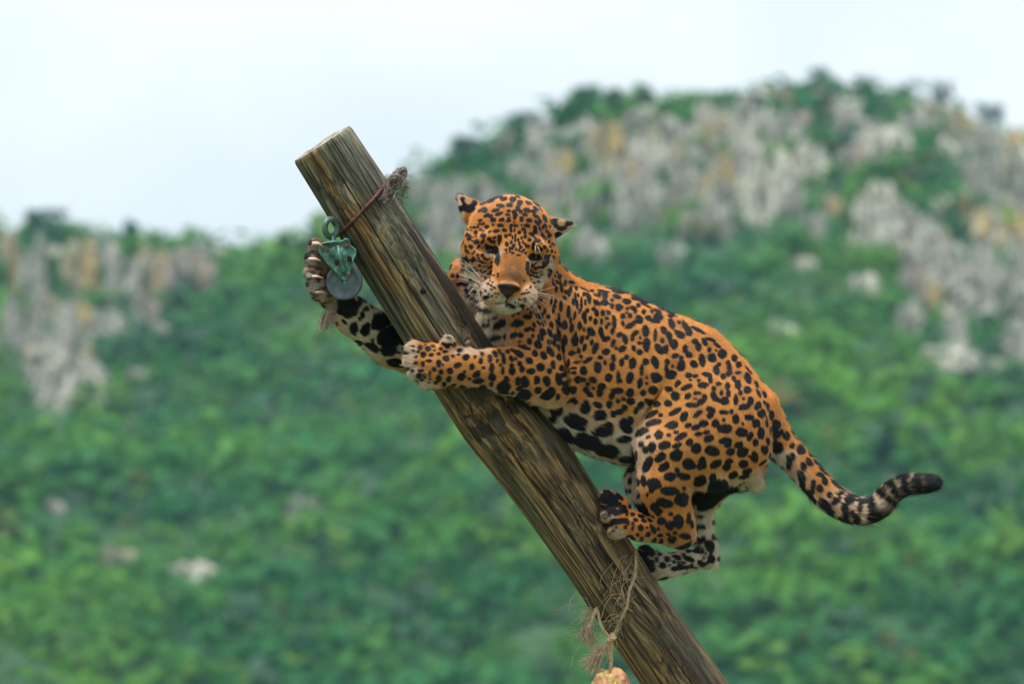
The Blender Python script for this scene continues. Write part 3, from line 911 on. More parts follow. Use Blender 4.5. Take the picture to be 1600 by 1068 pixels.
# hairs standing off the twine
P = smooth_path(front, 60)
for k in range(95):
    p = P[r.integers(0, len(P))] + r.normal(0, 0.003, 3)
    tb.add(strand(p, r.normal(0, 1, 3) + np.array([-0.3, -1.0, -0.3]), r.integers(5, 13), 0.0040, 0.24, r, 0.10), 0.00042, 4)
for (x, y, dx, dz, n) in ((978, 868, -1.0, -0.5, 16), (975, 930, -1, 0.1, 16), (968, 960, -1, 0.2, 14), (984, 880, -0.8, -0.8, 16), (985, 905, -1, 0.2, 12)):
    for q in range(3):
        p = on_log(x, y, 4)
        tb.add(strand(p, [dx, -0.35, dz + r.normal(0, 0.25)], n + 6, 0.0050, 0.13, r, 0.07), 0.0006, 4)
o = tb.build('twine', M_twine, origin=kn)
tag(o, 'hairy sisal twine tied over the lower log with a knot beneath it', 'twine')
def tuft(name, roots, n, length, spread, r, mat, label, cat, curl=0.16, droop=0.05, bundle=None):
    tb = Tubes()
    for k in range(n):
        (p, d) = roots[r.integers(0, len(roots))]
        dd = np.array(d, float) + r.normal(0, spread, 3)
        L = length * r.uniform(0.6, 1.15)
        tb.add(strand(np.array(p) + r.normal(0, 0.0022, 3), dd, 14, L / 14, curl, r, droop), 0.0008, 4)
    if bundle is not None:
        blob_curve(tb, bundle, 0.003, 3, 4, 0.0035, r)
    o = tb.build(name, mat, origin=np.array(roots[0][0]))
    return tag(o, label, cat)
a = np.array(W(930, 955, 0)); b = np.array(W(920, 980, -6))
tuft('twine_end', [(a, (-0.8, 0, -0.35)), (a + [-0.012, 0, -0.025], (-0.55, 0, -0.9)), (b, (-0.5, 0, -1)), (b, (0.15, 0, -1))], 120, 0.055, 0.28, r, M_tuft,
     'frayed tan twine end sticking out on the left side of the lower log', 'twine', 0.22, 0.05, [np.array(W(934, 950, 4)), a, b])
c = np.array(W(947, 1008, -30)); e = np.array(W(938, 1022, -32))
tuft('twine_end', [(kn, (-0.7, 0, -0.6)), (c, (-0.9, 0, -0.55)), (e, (-1, 0, -0.35)), (e, (-0.7, 0, -0.6))], 130, 0.062, 0.20, r, M_tuft,
     'pale frayed twine end spreading left from the knot above the meat', 'twine', 0.14, 0.05, [kn, c, e])
tb = Tubes()
for (x, y, dx, dz, n) in ((910, 940, -1, 0.35, 26), (916, 944, -1, 0.0, 20), (912, 932, -1, 0.5, 26), (905, 990, -1, -0.2, 18), (900, 985, -1, 0.3, 16), (905, 1000, -0.8, -0.8, 18), (890, 975, -1, 0.2, 12)):
    tb.add(strand(np.array(W(x + 6, y + 4, 0)), [dx, 0.0, dz], n, 0.0042, 0.22, r, 0.06), 0.0006, 4)
for k in range(5):
    tb.add(strand(np.array(W(926, 950, 2)), [-0.8, 0, 0.4 * r.normal()], 10, 0.004, 0.25, r, 0.0), 0.0006, 4)
tag(tb.build('loose_fibres', M_tuft, origin=np.array(W(916, 944, 0))), 'long loose curling fibres standing out left of the lower log', 'twine')
# tuft under the far paw
r = np.random.default_rng(9)
p = np.array(W(521, 466, -52))
tuft('rope_tuft', [(p, (-0.34, 0, -1)), (p, (-0.20, 0, -1)), (p + [-0.004, 0, -0.008], (-0.42, 0, -1))], 170, 0.078, 0.075, r, fibre_mat('pinkish_rope_fibre', (0.50, 0.38, 0.32), (0.30, 0.21, 0.17)),
     'pinkish frayed rope tuft hanging below the paw at the pulley', 'rope', 0.06, 0.03, [p + [0.004, 0, 0.02], p + [0.001, 0, 0.006], p])
# meat
t = NT('raw_meat')
g = t.n('TexCoord').outputs['Object']
c = t.ramp(t.noise(g, 28, 4, 0.6), [(0.34, (0.55, 0.16, 0.15)), (0.43, (0.72, 0.36, 0.22)), (0.52, (0.78, 0.48, 0.12)), (0.7, (0.82, 0.66, 0.42))])
t.p(Base_Color=c, Roughness=0.38, Subsurface_Weight=0.15, Subsurface_Radius=(0.02, 0.008, 0.004))
t.bump(t.noise(g, 60, 4), 0.004)
bm = bmesh.new()
bmesh.ops.create_icosphere(bm, subdivisions=5, radius=1)
co = np.array([v.co[:] for v in bm.verts])
n1 = fbm(co * 2.1 + 4, 3); n2 = fbm(co * 5.5, 3)
lump = 1 + 0.55 * (n1 - 0.5) - 0.22 * np.exp(-((n1 - 0.5) / 0.03) ** 2) + 0.22 * (n2 - 0.5)
mc = np.array(W(955, 1092, -30))
for v, k, c0 in zip(bm.verts, lump, co):
    v.co = Vector(mc + c0 * k * np.array([37, 34, 49]) / PXM)
o = bm_obj('meat', bm, t.m, origin=mc)
tag(o, 'yellow and pink lump of raw meat hanging on twine at the bottom edge', 'meat')
# ------------------------------------------------------------------ the jaguar: one continuous implicit surface
PR = []
def C(a, b, k=10, flow=None, hl=1.0, fl=1.0):
    PR.append(('c', a, b, k, flow, hl, fl))
def E(c, r, rot=0.0, k=10, flow=(1, 0, 0), hl=1.0, tilt=0.0):
    PR.append(('e', c, r, rot, k, flow, hl, tilt))
def CUT(c, r, rot=0.0, k=5):
    PR.append(('s', c, r, rot, k))
# trunk (x, y, w, r)
E((905, 560, 18), (112, 108, 92), 15, 10, (1, 0.35, 0), 1.0)
E((985, 595, 20), (120, 114, 92), 18, 40, (1, 0.4, 0), 1.0)
E((1068, 610, 22), (100, 100, 84), 30, 40, (1, 0.6, 0), 1.0)
E((1128, 645, 22), (92, 74, 82), 48, 40, (0.8, 1, 0), 1.0)
C((930, 640, 15, 62), (975, 672, 18, 50), 30, (1, 0.4, 0), 1.6)
C((890, 600, 10, 66), (925, 640, 15, 56), 30, (1, 0.4, 0), 1.5)
# spine line, withers, neck
C((880, 480, 22, 46), (960, 508, 22, 42), 30, (1, 0.3, 0))
C((960, 508, 22, 42), (1080, 560, 22, 46), 30, (1, 0.4, 0))
C((804, 402, -40, 48), (868, 494, 8, 60), 25, (0.6, 1, 0.3))
E((800, 505, 18), (54, 62, 58), 0, 22, (0.1, 1, 0.1), 1.5)
E((838, 540, 0), (62, 80, 70), 0, 22, (0.3, 1, 0), 1.0)
# far shoulder and arm, passing behind the log
E((755, 452, 52), (48, 46, 40), 30, 16, (-0.5, 1, 0))
E((723, 427, 48), (21, 24, 28), 0, 14, (-0.3, 1, 0))
C((752, 470, 66, 44), (672, 560, 76, 36), 16)
C((672, 562, 74, 35), (610, 535, 34, 34), 18)
C((612, 535, 34, 34), (552, 494, -10, 27), 14)
C((552, 494, -10, 27), (520, 462, -36, 22), 10)
# far paw: palm behind the sheave and four toes stacked down its left side
E((512, 432, -52), (18, 40, 20), 8, 8, (-0.3, -1, 0))
C((512, 398, -60, 13), (494, 385, -84, 12.5), 5, (-1, -0.3, -0.3))
C((508, 412, -62, 13), (488, 405, -82, 12.5), 4, (-1, -0.1, -0.3))
C((508, 428, -62, 13), (487, 426, -82, 12.5), 4, (-1, 0, -0.3))
C((510, 444, -60, 13), (491, 445, -82, 12.5), 4, (-1, 0.2, -0.3))
C((514, 456, -56, 12), (499, 461, -80, 10.5), 3, (-1, 0.4, -0.3))
for (x, y, w) in ((498, 383, -94), (493, 406, -94), (493, 433, -94), (498, 456, -90)):
    E((x - 4, y + 1, w + 3), (9, 8.5, 9), 0, 4, (-1, 0, 0))
# near shoulder and arm
E((848, 540, -58), (52, 92, 46), 8, 12, (-0.1, 1, 0))
E((862, 590, -70), (36, 44, 40), 0, 12, (-0.6, 0.8, 0))
C((860, 592, -78, 42), (790, 578, -98, 34), 12, (-1, 0, 0))
C((790, 578, -98, 34.5), (722, 574, -98, 28), 10, (-1, 0, 0))
C((722, 574, -98, 28), (690, 571, -94, 27), 8, (-1, 0, 0))
E((684, 570, -90), (28, 31, 20), 0, 8, (-1, 0, 0))
C((690, 555, -98, 17), (652, 545, -84, 14), 3.5, (-1, 0, 0))
C((686, 568, -104, 15), (644, 562, -84, 12.5), 3, (-1, 0, 0))
C((684, 582, -102, 14.5), (650, 580, -86, 12.5), 3, (-1, 0, 0))
C((690, 592, -98, 13), (666, 597, -84, 10.5), 3, (-1, 0, 0))
E((644, 548, -78), (11.5, 13, 16), 0, 4, (-1, 0, 0.4)); E((638, 563, -76), (7.5, 10, 14), 0, 4, (-1, 0, 0.4))
E((645, 581, -78), (7.5, 10, 14), 0, 4, (-1, 0, 0.4)); E((661, 599, -76), (7, 7, 12), 0, 4, (-1, 0, 0.4))
C((708, 552, -104, 12), (699, 537, -104, 12), 4, (-0.5, -1, 0))
E((905, 500, -58), (40, 54, 20), -18, 18, (0.3, 1, 0))
CUT((881, 560, -96), (2.2, 62, 15), -11, 7)
# pelvis, thighs
E((1105, 676, -42), (92, 92, 44), 25, 24, (0.2, 1, 0))
E((1062, 690, -48), (62, 66, 38), 0, 20, (0.1, 1, 0))
E((1150, 700, -18), (52, 52, 46), 0, 20, (0.3, 1, 0))
C((1042, 705, -52, 46), (1038, 760, -54, 38), 18, (0.1, 1, 0))
C((1036, 752, -54, 37), (1054, 812, -50, 29), 12, (0.3, 1, 0))
C((1054, 810, -50, 29), (1062, 832, -48, 23), 10, (0.3, 1, 0))
C((1068, 836, -48, 17.5), (1000, 824, -44, 18.5), 9, (-1, -0.1, 0))
C((1000, 824, -44, 18.5), (974, 812, -38, 20), 8, (-1, -0.2, 0))
E((970, 806, -34), (17, 24, 17), -10, 6, (-1, -0.2, 0))
C((972, 790, -36, 13), (954, 779, -34, 13), 3, (-1, -0.4, 0)); E((947, 776, -32), (11, 12, 13), 0, 3, (-1, 0, 0))
C((974, 803, -42, 13), (956, 803, -40, 12.5), 3, (-1, 0, 0)); E((949, 804, -36), (10, 11.5, 13), 0, 3, (-1, 0, 0))
C((982, 822, -44, 14), (965, 828, -40, 12), 3, (-1, 0.2, 0)); E((959, 830, -36), (9.5, 10, 12), 0, 3, (-1, 0, 0))
CUT((1013, 640, -68), (2.2, 36, 15), 33, 7)
# far hind leg
E((1060, 690, 70), (76, 72, 40), 20, 24, (0.2, 1, 0))
C((1030, 700, 60, 48), (1004, 752, 50, 26), 14, (-0.1, 1, 0), 1.2)
C((1004, 748, 50, 26), (1018, 786, 52, 24), 10, (0.3, 1, 0))
C((1018, 780, 52, 24), (1096, 812, 62, 16), 8, (0.8, 1, 0))
C((1105, 760, 40, 34), (1092, 800, 58, 17), 14, (0.0, 1, 0))
C((1092, 798, 58, 17), (1102, 850, 62, 15), 8, (0.1, 1, 0))
C((1102, 848, 62, 15), (1109, 872, 62, 13.5), 8, (0.1, 1, 0))
C((1106, 872, 60, 14), (1070, 876, 52, 15), 7, (-1, 0.1, 0))
C((1074, 876, 52, 15), (1034, 885, 44, 19), 8, (-1, 0.2, 0))
E((1022, 884, 42), (18, 22, 18), 10, 6, (-1, 0, 0))
C((1020, 872, 40, 12), (1008, 862, 38, 11), 3, (-1, -0.5, 0))
C((1018, 886, 40, 12), (1006, 880, 40, 11), 3, (-1, 0, 0))
# rump, scrotum, tail
E((1160, 742, 25), (40, 22, 36), -28, 14, (1, 0, 0))
C((1168, 738, 10, 13), (1180, 752, 4, 15.5), 4, (0.5, 1, 0), 0.9)
C((1178, 652, 22, 48), (1216, 690, 20, 27), 18, (0.8, 1, 0))
TAIL = [(1216, 690, 20, 25), (1246, 721, 14, 22), (1280, 759, 6, 22), (1309, 785, 0, 21.5), (1343, 798, -6, 19.5), (1372, 791, -10, 17.5), (1393, 769, -14, 16), (1415, 757, -18, 15), (1441, 755, -24, 13.5), (1459, 754, -30, 10.5)]
TQ = smooth_path(TAIL, 54)
for a, b in zip(TQ[:-1], TQ[1:]):
    C(tuple(a), tuple(b), 2, None, 1.35)
# head
E((797, 366, -78), (68, 61, 60), 4, 12, (0, -1, 0.5), 0.6)
E((745, 396, -88), (24, 32, 34), -8, 14, (-0.8, 0.7, 0.4), 1.0)
E((849, 404, -82), (23, 30, 34), 10, 14, (0.8, 0.7, 0.4), 1.0)
C((748, 412, -88, 20), (772, 446, -110, 20), 12, (-0.8, 0.4, 0.4), 0.7)
C((846, 416, -84, 18), (824, 446, -108, 20), 12, (0.8, 0.4, 0.4), 0.7)
C((795, 374, -116, 21), (787, 432, -150, 18), 12, (0.05, -1, 0.4), 0.45)
C((811, 378, -115, 21), (808, 435, -148, 18), 12, (0.05, -1, 0.4), 0.45)
C((804, 390, -128, 20), (798, 434, -158, 17), 12, (0.05, -1, 0.4), 0.45)
C((798, 436, -158, 17), (796, 446, -166, 14), 8, (0, -1, 0.4), 0.4)
E((775, 457, -143), (25, 23, 31), 10, 8, (-0.9, 0.3, 0.3), 0.55)
E((817, 461, -141), (23, 22, 31), -8, 8, (0.9, 0.3, 0.3), 0.55)
E((792, 476, -136), (23, 13, 26), 3, 4, (0, 0.8, 0.5), 0.8)
E((766, 373, -124), (19, 13, 18), -6, 9, (-0.2, -1, 0.4), 0.5)
E((838, 385, -121), (18, 13, 18), 14, 9, (0.2, -1, 0.4), 0.5)
E((758, 404, -122), (18, 9, 14), 25, 7, (-0.8, 0.3, 0.3), 0.5)
E((844, 414, -118), (16, 9, 14), -20, 7, (0.8, 0.3, 0.3), 0.5)
E((796, 447, -178), (17.5, 6.5, 7), 9, 4, (0, -1, 0.4), 0.25)
E((793, 456, -175), (7.5, 9, 7), 0, 3, (0, -1, 0.4), 0.25)
CUT((768, 391, -146), (14, 7, 13), 22, 4)
CUT((836, 402, -143), (13, 7.5, 13), 4, 4)
CUT((781, 449, -188), (5, 3.5, 8), 30, 2); CUT((810, 453, -186), (5, 3.5, 8), -20, 2)
CUT((777, 473, -164), (16, 1.7, 14), -2, 2); CUT((805, 477, -160), (14, 1.7, 14), 18, 2); CUT((793, 466, -182), (1.6, 9, 8), 4, 2)
# ears
C((741, 333, -50, 20.5), (719, 310, -44, 7), 9, (-0.6, -0.8, 0), 0.8, 2.0)
C((861, 357, -48, 18.5), (891, 351, -44, 5.5), 9, (1, -0.2, 0), 0.8, 2.0)

H = 0.0036
lo = np.array([-0.585, -0.655, -0.36]); hi = np.array([1.16, 0.42, 0.30])
dims = np.ceil((hi - lo) / H).astype(int) + 1
FLD = np.full(dims, 0.08, np.float32)
def axis_pts(k, a, b): return (lo[k] + H * np.arange(a, b)).astype(np.float32)
def prim_eval(pr, p):
    """signed distance of a primitive at points p (...,3) in the tilted frame"""
    if pr[0] == 'c':
        _, a, b, k, flow, hl, fl = pr
        A = loc(*a[:3]); B = loc(*b[:3])
        ra = a[3] / PXM * (1 + A[2] / DIST); rb = b[3] / PXM * (1 + B[2] / DIST)
        q = p - A; ax = B - A
        if fl != 1.0:
            q = q * np.array([1, 1, fl]); ax = ax * np.array([1, 1, fl])
        l2 = ax @ ax
        t = np.clip((q @ ax) / l2, 0, 1)
        d = np.sqrt(((q - t[..., None] * ax) ** 2).sum(-1)) - (ra + (rb - ra) * t)
        return d / (fl if fl > 1 else 1.0) if fl != 1 else d
    c = loc(*pr[1]); r = np.array(pr[2]) / PXM * (1 + c[2] / DIST)
    a = R_(pr[3])
    q = p - c
    # photo angles run clockwise (y down)
    x = q[..., 0] * math.cos(a) - q[..., 1] * math.sin(a)
    y = q[..., 0] * math.sin(a) + q[..., 1] * math.cos(a)
    k0 = np.sqrt((x / r[0]) ** 2 + (y / r[1]) ** 2 + (q[..., 2] / r[2]) ** 2) + 1e-9
    k1 = np.sqrt((x / r[0] ** 2) ** 2 + (y / r[1] ** 2) ** 2 + (q[..., 2] / r[2] ** 2) ** 2) + 1e-9
    return k0 * (k0 - 1) / k1
def prim_k(pr): return (pr[3] if pr[0] == 'c' else pr[4]) / PXM
def prim_box(pr, m):
    if pr[0] == 'c':
        A = loc(*pr[1][:3]); B = loc(*pr[2][:3]); r = max(pr[1][3], pr[2][3]) / PXM * 1.05
        a, b = np.minimum(A, B) - r - m, np.maximum(A, B) + r + m
    else:
        c = loc(*pr[1]); r = max(pr[2][:2]) / PXM * 1.05
        e = np.array([r, r, pr[2][2] / PXM * 1.05])
        a, b = c - e - m, c + e + m
    i0 = np.clip(np.floor((a - lo) / H).astype(int), 0, dims); i1 = np.clip(np.ceil((b - lo) / H).astype(int) + 1, 0, dims)
    return i0, i1
for pr in PR:
    k = prim_k(pr)
    i0, i1 = prim_box(pr, k + 4 * H)
    X, Y, Z = np.meshgrid(*(axis_pts(a, i0[a], i1[a]) for a in range(3)), indexing='ij')
    d = prim_eval(pr, np.stack([X, Y, Z], -1)).astype(np.float32)
    sl = tuple(slice(i0[a], i1[a]) for a in range(3))
    f = FLD[sl]
    if pr[0] == 's':
        h = np.clip(k - np.abs(f + d), 0, None) / k
        FLD[sl] = np.maximum(f, -d) + h * h * k * 0.25
    else:
        h = np.clip(k - np.abs(f - d), 0, None) / k
        FLD[sl] = np.minimum(f, d) - h * h * k * 0.25
def surface_nets(F):
    ins = F < 0
    n0, n1, n2 = F.shape
    cnt = np.zeros((n0 - 1, n1 - 1, n2 - 1), np.int8)
    for a in (0, 1):
        for b in (0, 1):
            for c in (0, 1):
                cnt += ins[a:n0 - 1 + a, b:n1 - 1 + b, c:n2 - 1 + c]
    act = (cnt > 0) & (cnt < 8)
    I = np.argwhere(act)
    idx = np.full(act.shape, -1, np.int32); idx[act] = np.arange(len(I))
    acc = np.zeros((len(I), 3)); num = np.zeros(len(I))
    cor = [(a, b, c) for a in (0, 1) for b in (0, 1) for c in (0, 1)]
    for a in cor:
        for ax in range(3):
            if a[ax]: continue
            b = list(a); b[ax] = 1
            fa = F[I[:, 0] + a[0], I[:, 1] + a[1], I[:, 2] + a[2]]
            fb = F[I[:, 0] + b[0], I[:, 1] + b[1], I[:, 2] + b[2]]
            m = (fa < 0) != (fb < 0)
            t = np.where(m, fa / np.where(m, fa - fb, 1), 0)
            pt = np.array(a, float)[None] + np.zeros((len(I), 3)); pt[:, ax] += t
            acc[m] += pt[m]; num[m] += 1
    V = I + acc / num[:, None]
    Fs = []
    for ax in range(3):
        u, v = [(1, 2), (2, 0), (0, 1)][ax]
        s0 = [slice(None)] * 3; s1 = [slice(None)] * 3
        s0[ax] = slice(0, -1); s1[ax] = slice(1, None)
        ch = ins[tuple(s0)] != ins[tuple(s1)]
        P = np.argwhere(ch)
        ok = (P[:, u] > 0) & (P[:, v] > 0) & (P[:, u] < F.shape[u] - 1) & (P[:, v] < F.shape[v] - 1)
        P = P[ok]
        q = []
        for (du, dv) in ((-1, -1), (0, -1), (0, 0), (-1, 0)):
            Q = P.copy(); Q[:, u] += du; Q[:, v] += dv
            q.append(idx[Q[:, 0], Q[:, 1], Q[:, 2]])
        q = np.stack(q, 1)
        flip = ~ins[P[:, 0], P[:, 1], P[:, 2]]
        q[flip] = q[flip][:, ::-1]
        Fs.append(q)
    return V, np.concatenate(Fs)
JV, JF = surface_nets(FLD)
JV = lo + JV * H
del FLD
# one light smoothing pass along the mesh
def edges_of(F): return np.concatenate([F[:, [0, 1]], F[:, [1, 2]], F[:, [2, 3]], F[:, [3, 0]]])
ED = edges_of(JF)
deg = np.bincount(ED.ravel(), minlength=len(JV))[:, None]
for _ in range(2):
    acc = np.zeros_like(JV)
    for k in range(3):
        acc[:, k] = np.bincount(ED[:, 0], JV[ED[:, 1], k], len(JV)) + np.bincount(ED[:, 1], JV[ED[:, 0], k], len(JV))
    JV = 0.5 * JV + 0.5 * acc / deg
# keep the largest connected piece only
par = np.arange(len(JV))
while True:
    pa, pb = par[ED[:, 0]], par[ED[:, 1]]
    m = np.minimum(pa, pb)
    new = par.copy()
    np.minimum.at(new, pa, m); np.minimum.at(new, pb, m)
    new = new[new]; new = new[new]
    if (new == par).all(): break
    par = new
big = np.bincount(par, minlength=len(JV)).argmax()
kp = par == big
rem = np.cumsum(kp) - 1
JF = rem[JF[kp[JF[:, 0]]]]; JV = JV[kp]
def vert_normals(V, F):
    fn = np.cross(V[F[:, 2]] - V[F[:, 0]], V[F[:, 3]] - V[F[:, 1]])
    N = np.zeros_like(V)
    for c in range(4):
        for k in range(3):
            N[:, k] += np.bincount(F[:, c], fn[:, k], len(V))
    return N / (np.linalg.norm(N, axis=1)[:, None] + 1e-12)
JN = vert_normals(JV, JF)
# hair direction and length from the nearest primitives
flow = np.zeros_like(JV); hlen = np.zeros(len(JV)); wsum = np.zeros(len(JV)) + 1e-9
for pr in PR:
    if pr[0] == 's': continue
    i0, i1 = prim_box(pr, 0.05)
    a, b = lo + i0 * H, lo + i1 * H
    m = np.where(((JV > a) & (JV < b)).all(1))[0]
    if not len(m): continue
    d = prim_eval(pr, JV[m])
    wgt = np.exp(-np.clip(d, -0.01, 1) / 0.011)
    if pr[0] == 'c':
        fl = pr[4]
        if fl is None:
            v = loc(*pr[2][:3]) - loc(*pr[1][:3])
        else: v = np.array([fl[0], -fl[1], fl[2]])
        hl = pr[5]
    else:
        fl = pr[5]; v = np.array([fl[0], -fl[1], fl[2]]); hl = pr[6]
    v = v / np.linalg.norm(v)
    flow[m] += wgt[:, None] * v; hlen[m] += wgt * hl; wsum[m] += wgt
flow /= wsum[:, None]; hlen /= wsum
jag_bvh = BVHTree.FromPolygons([tuple(v) for v in to_world(JV)], [tuple(f[::-1]) for f in JF])      # the tilted frame is left-handed
def jag_hit(px, py):
    """the animal's surface under a photo pixel, in the tilted frame: point, normal"""
    o, d = cam_ray(px, py)
    h = jag_bvh.ray_cast(o, d)
    if h[0] is None: return None
    p = np.array(h[0]); n = np.array(h[1])
    q = p - np.array([0, 0, CAMZ])
    f = np.array([0, CT, ST]); u = np.array([0, -ST, CT])
    return np.array([q[0], q @ u, q @ f - DIST]), np.array([n[0], n @ u, n @ f])
# ------------------------------------------------------------------ the coat: spots traced on the animal (x, y, half-length, half-width, angle) per patch of skin
SP = []
def spots(x0, y0, sc, txt):
    for s in txt.split():
        v = [float(q) for q in s.split(',')]
        ang = v[4] if len(v) > 4 else 0.0
        SP.append((x0 + v[0] / sc, y0 + v[1] / sc, v[2] / sc, v[3] / sc, ang))
spots(860, 430, 7.12, '''165,95,20,40 100,25,15,22 75,75,30,14,40 230,80,35,16,15 225,155,16,40 290,140,16,20 205,200,18,38,-10 120,130,10,50,-10 65,140,14,45 30,90,10,50,-15
170,190,14,22 310,225,12,20 275,240,12,50 295,320,14,60,-5 345,310,12,75 325,400,10,25,15 255,300,12,40,-10 38,370,16,50,8 118,340,16,60,-3 200,410,20,65,3 95,465,14,40 10,290,10,50,10 155,250,25,14,35
60,280,14,30 70,535,12,40,-10 10,550,14,35,-20 155,555,30,50,5 238,585,20,45,10 225,500,12,35 270,450,12,50,8 325,560,20,45,-5 75,690,25,45,-15 95,620,14,55,-25 10,655,10,30,-20 45,755,16,28,-15
95,810,12,40,-10 140,830,12,60 165,720,20,60,-5 15,870,22,30,-15 100,910,28,38,-20 30,990,25,45,-10 128,1030,24,28 200,970,12,40 155,950,10,30,-20 270,730,40,55 280,670,10,40,5 350,715,20,45,15
230,870,32,24,-20 315,840,18,26 380,805,16,40,15 340,905,20,18 415,945,55,20,-30 280,972,35,16 265,1030,32,14 370,1050,35,35 375,450,22,40,8 390,510,14,28 412,390,18,18 430,255,22,65,-8 400,210,30,16
375,210,12,22 390,300,10,35 445,620,32,50,-10 475,640,20,30 410,690,18,25,20 375,605,12,22 480,375,20,20 510,415,22,50,-15 445,480,16,26 500,515,20,32 490,228,20,16 545,215,18,28 610,220,26,50
600,310,45,28 530,305,35,25,25 490,290,12,18 460,175,18,12 590,180,60,12,12 585,420,16,30 640,415,30,20,35 628,480,14,14 570,515,12,30 650,540,16,16 622,575,14,20 560,620,22,40 575,670,18,30
620,710,40,26,-20 710,520,24,75,-3 695,620,20,35,10 700,470,14,25 740,240,45,22,10 688,280,14,16 685,345,20,28 765,360,38,42 850,292,44,28,10 935,265,40,14,15 860,375,16,16 850,415,10,10 925,370,38,22,30
945,400,18,24 885,450,20,24 805,455,24,28 805,540,18,35,-15 890,560,60,26,-25 930,530,18,18 990,490,38,45,-25 980,335,24,20,30 1040,405,24,24 1090,480,36,26,20 1200,470,45,55 1160,510,40,18
1190,400,50,20,40 1130,400,20,16,45 1070,340,70,10,25 1230,370,60,14,22 1335,455,30,16,25 1350,540,30,60,-25 1370,445,40,10,25 1410,640,20,35,-25 950,640,36,22,-25 915,690,18,45,5 995,755,22,16
930,815,22,32,-25 995,855,34,30 1000,695,8,16 1060,620,38,60,-8 1070,770,40,70 1170,660,20,75,4 1200,815,30,55,-25 1280,830,36,40 1240,850,40,25 1260,610,35,40,-30 1320,670,26,50,-25 1245,725,18,24
1375,770,42,55,-15 1330,740,16,20 770,660,34,24,-25 830,710,26,55,-15 700,755,24,40,15 732,810,14,18 800,820,46,30,-35 460,750,18,28,15 500,810,28,58,22 620,850,42,30 555,912,26,20 610,970,14,24
525,1020,38,55,-15 700,920,26,40,-5 690,1015,26,50,5 795,970,26,45,5 850,910,24,24 915,975,40,60 1060,960,32,36 1020,1030,16,40 1165,970,36,75,-20 1300,970,28,34 1385,900,40,24,-20 1295,1050,16,30 1360,1010,12,20''')
spots(1040, 470, 7.12, '''150,240,22,14,30 215,270,26,55,-22 260,340,36,50,-20 165,375,55,36,30 370,330,85,16,28 325,450,34,30 365,510,32,50,-15 220,530,30,45 260,600,34,28,20 100,615,38,24,-20 175,720,44,60 175,640,20,30
60,825,60,40 15,690,26,36 15,540,18,45 320,705,46,34,30 405,665,34,70,-8 435,460,24,45,-25 500,430,60,14,18 570,490,50,14,38 630,590,48,45 485,545,24,28 520,630,40,48,-15 560,550,12,12 565,770,32,50,-10
595,715,22,20 710,750,26,75,-5 690,690,24,22 700,810,28,26 640,840,28,28 765,630,28,38,-20 815,710,32,32,20 920,770,55,12,48 910,860,36,60,-12 805,800,34,14 760,865,18,28 805,930,36,48 915,990,38,38
830,1025,22,26 1010,930,22,40,-15 1030,1030,26,50,-20 1100,1040,16,40,-20 590,920,30,20 535,975,24,22 620,1025,16,28 690,945,26,38 700,1030,24,40 530,1040,30,30 780,1060,16,14 255,830,34,26
335,835,30,18,-20 280,880,18,10 368,885,22,16 460,820,60,22,15 500,870,22,40,-10 415,940,60,32 140,910,30,24,-40 120,935,18,22 240,955,65,26,-20 355,1025,44,18 430,1055,22,20 255,1050,30,22 30,980,40,28,15 105,1050,48,40''')
spots(1040, 610, 7.12, '''30,145,40,34 245,70,32,28,-30 290,160,70,26,5 390,125,36,30,-30 430,85,24,50,15 330,95,20,8 550,85,45,28,35 600,115,45,22,25 660,115,46,42 780,105,24,58,2 880,180,70,32,-15 945,120,30,55,15
865,90,10,16 1035,165,32,45,15 1095,135,14,22 1075,250,42,42 105,235,80,28,-28 205,295,36,55,25 350,265,50,24,-38 385,240,30,16,-25 490,205,36,26 520,230,30,40 495,280,34,30 650,240,50,24 735,232,24,26
780,315,36,55,3 645,325,18,16 860,375,10,16 70,385,75,36,-8 250,390,36,26,-15 340,410,60,28,-20 420,370,46,40,-20 555,365,38,44,25 660,425,80,46,-5 840,465,66,48 935,300,50,32,5 1005,365,38,50,5
115,465,26,18,-20 40,495,24,16 170,510,72,30,-28 365,482,42,18,-10 455,465,36,20 480,530,60,36,-28 670,560,75,34 690,600,42,30 20,600,30,40 130,610,52,24,-20 265,575,38,32,-25 340,645,48,54,10
520,675,78,52,18 725,680,45,38,-15 810,605,52,36,-15 855,685,62,50,-30 940,510,28,48,20 1060,480,34,65 1000,575,30,42 1105,660,38,48 1140,565,22,45,-10 1125,345,20,60 1175,275,28,55,-5 1225,370,40,50
1205,440,24,50,10 1160,450,20,40 1270,480,18,55,30 1335,505,44,48 1240,640,60,50 1210,580,30,40 1135,180,14,45,-5 1400,610,30,40 1375,720,45,40 1365,800,34,60,-10 1420,740,20,40 120,720,70,60 255,815,65,65
300,830,30,40 405,800,40,60 400,840,55,35 560,815,75,38,-30 700,790,46,30,-15 680,850,42,40 865,815,50,44 990,740,40,58 950,735,30,16 1080,800,50,12,-38 10,830,28,40 130,885,22,26 50,960,65,50
200,955,70,40,12 375,1005,75,55,-25 520,965,42,36 750,940,55,34,-30 910,895,50,26,-20 880,955,60,20,-18 600,1030,90,36,-10''')
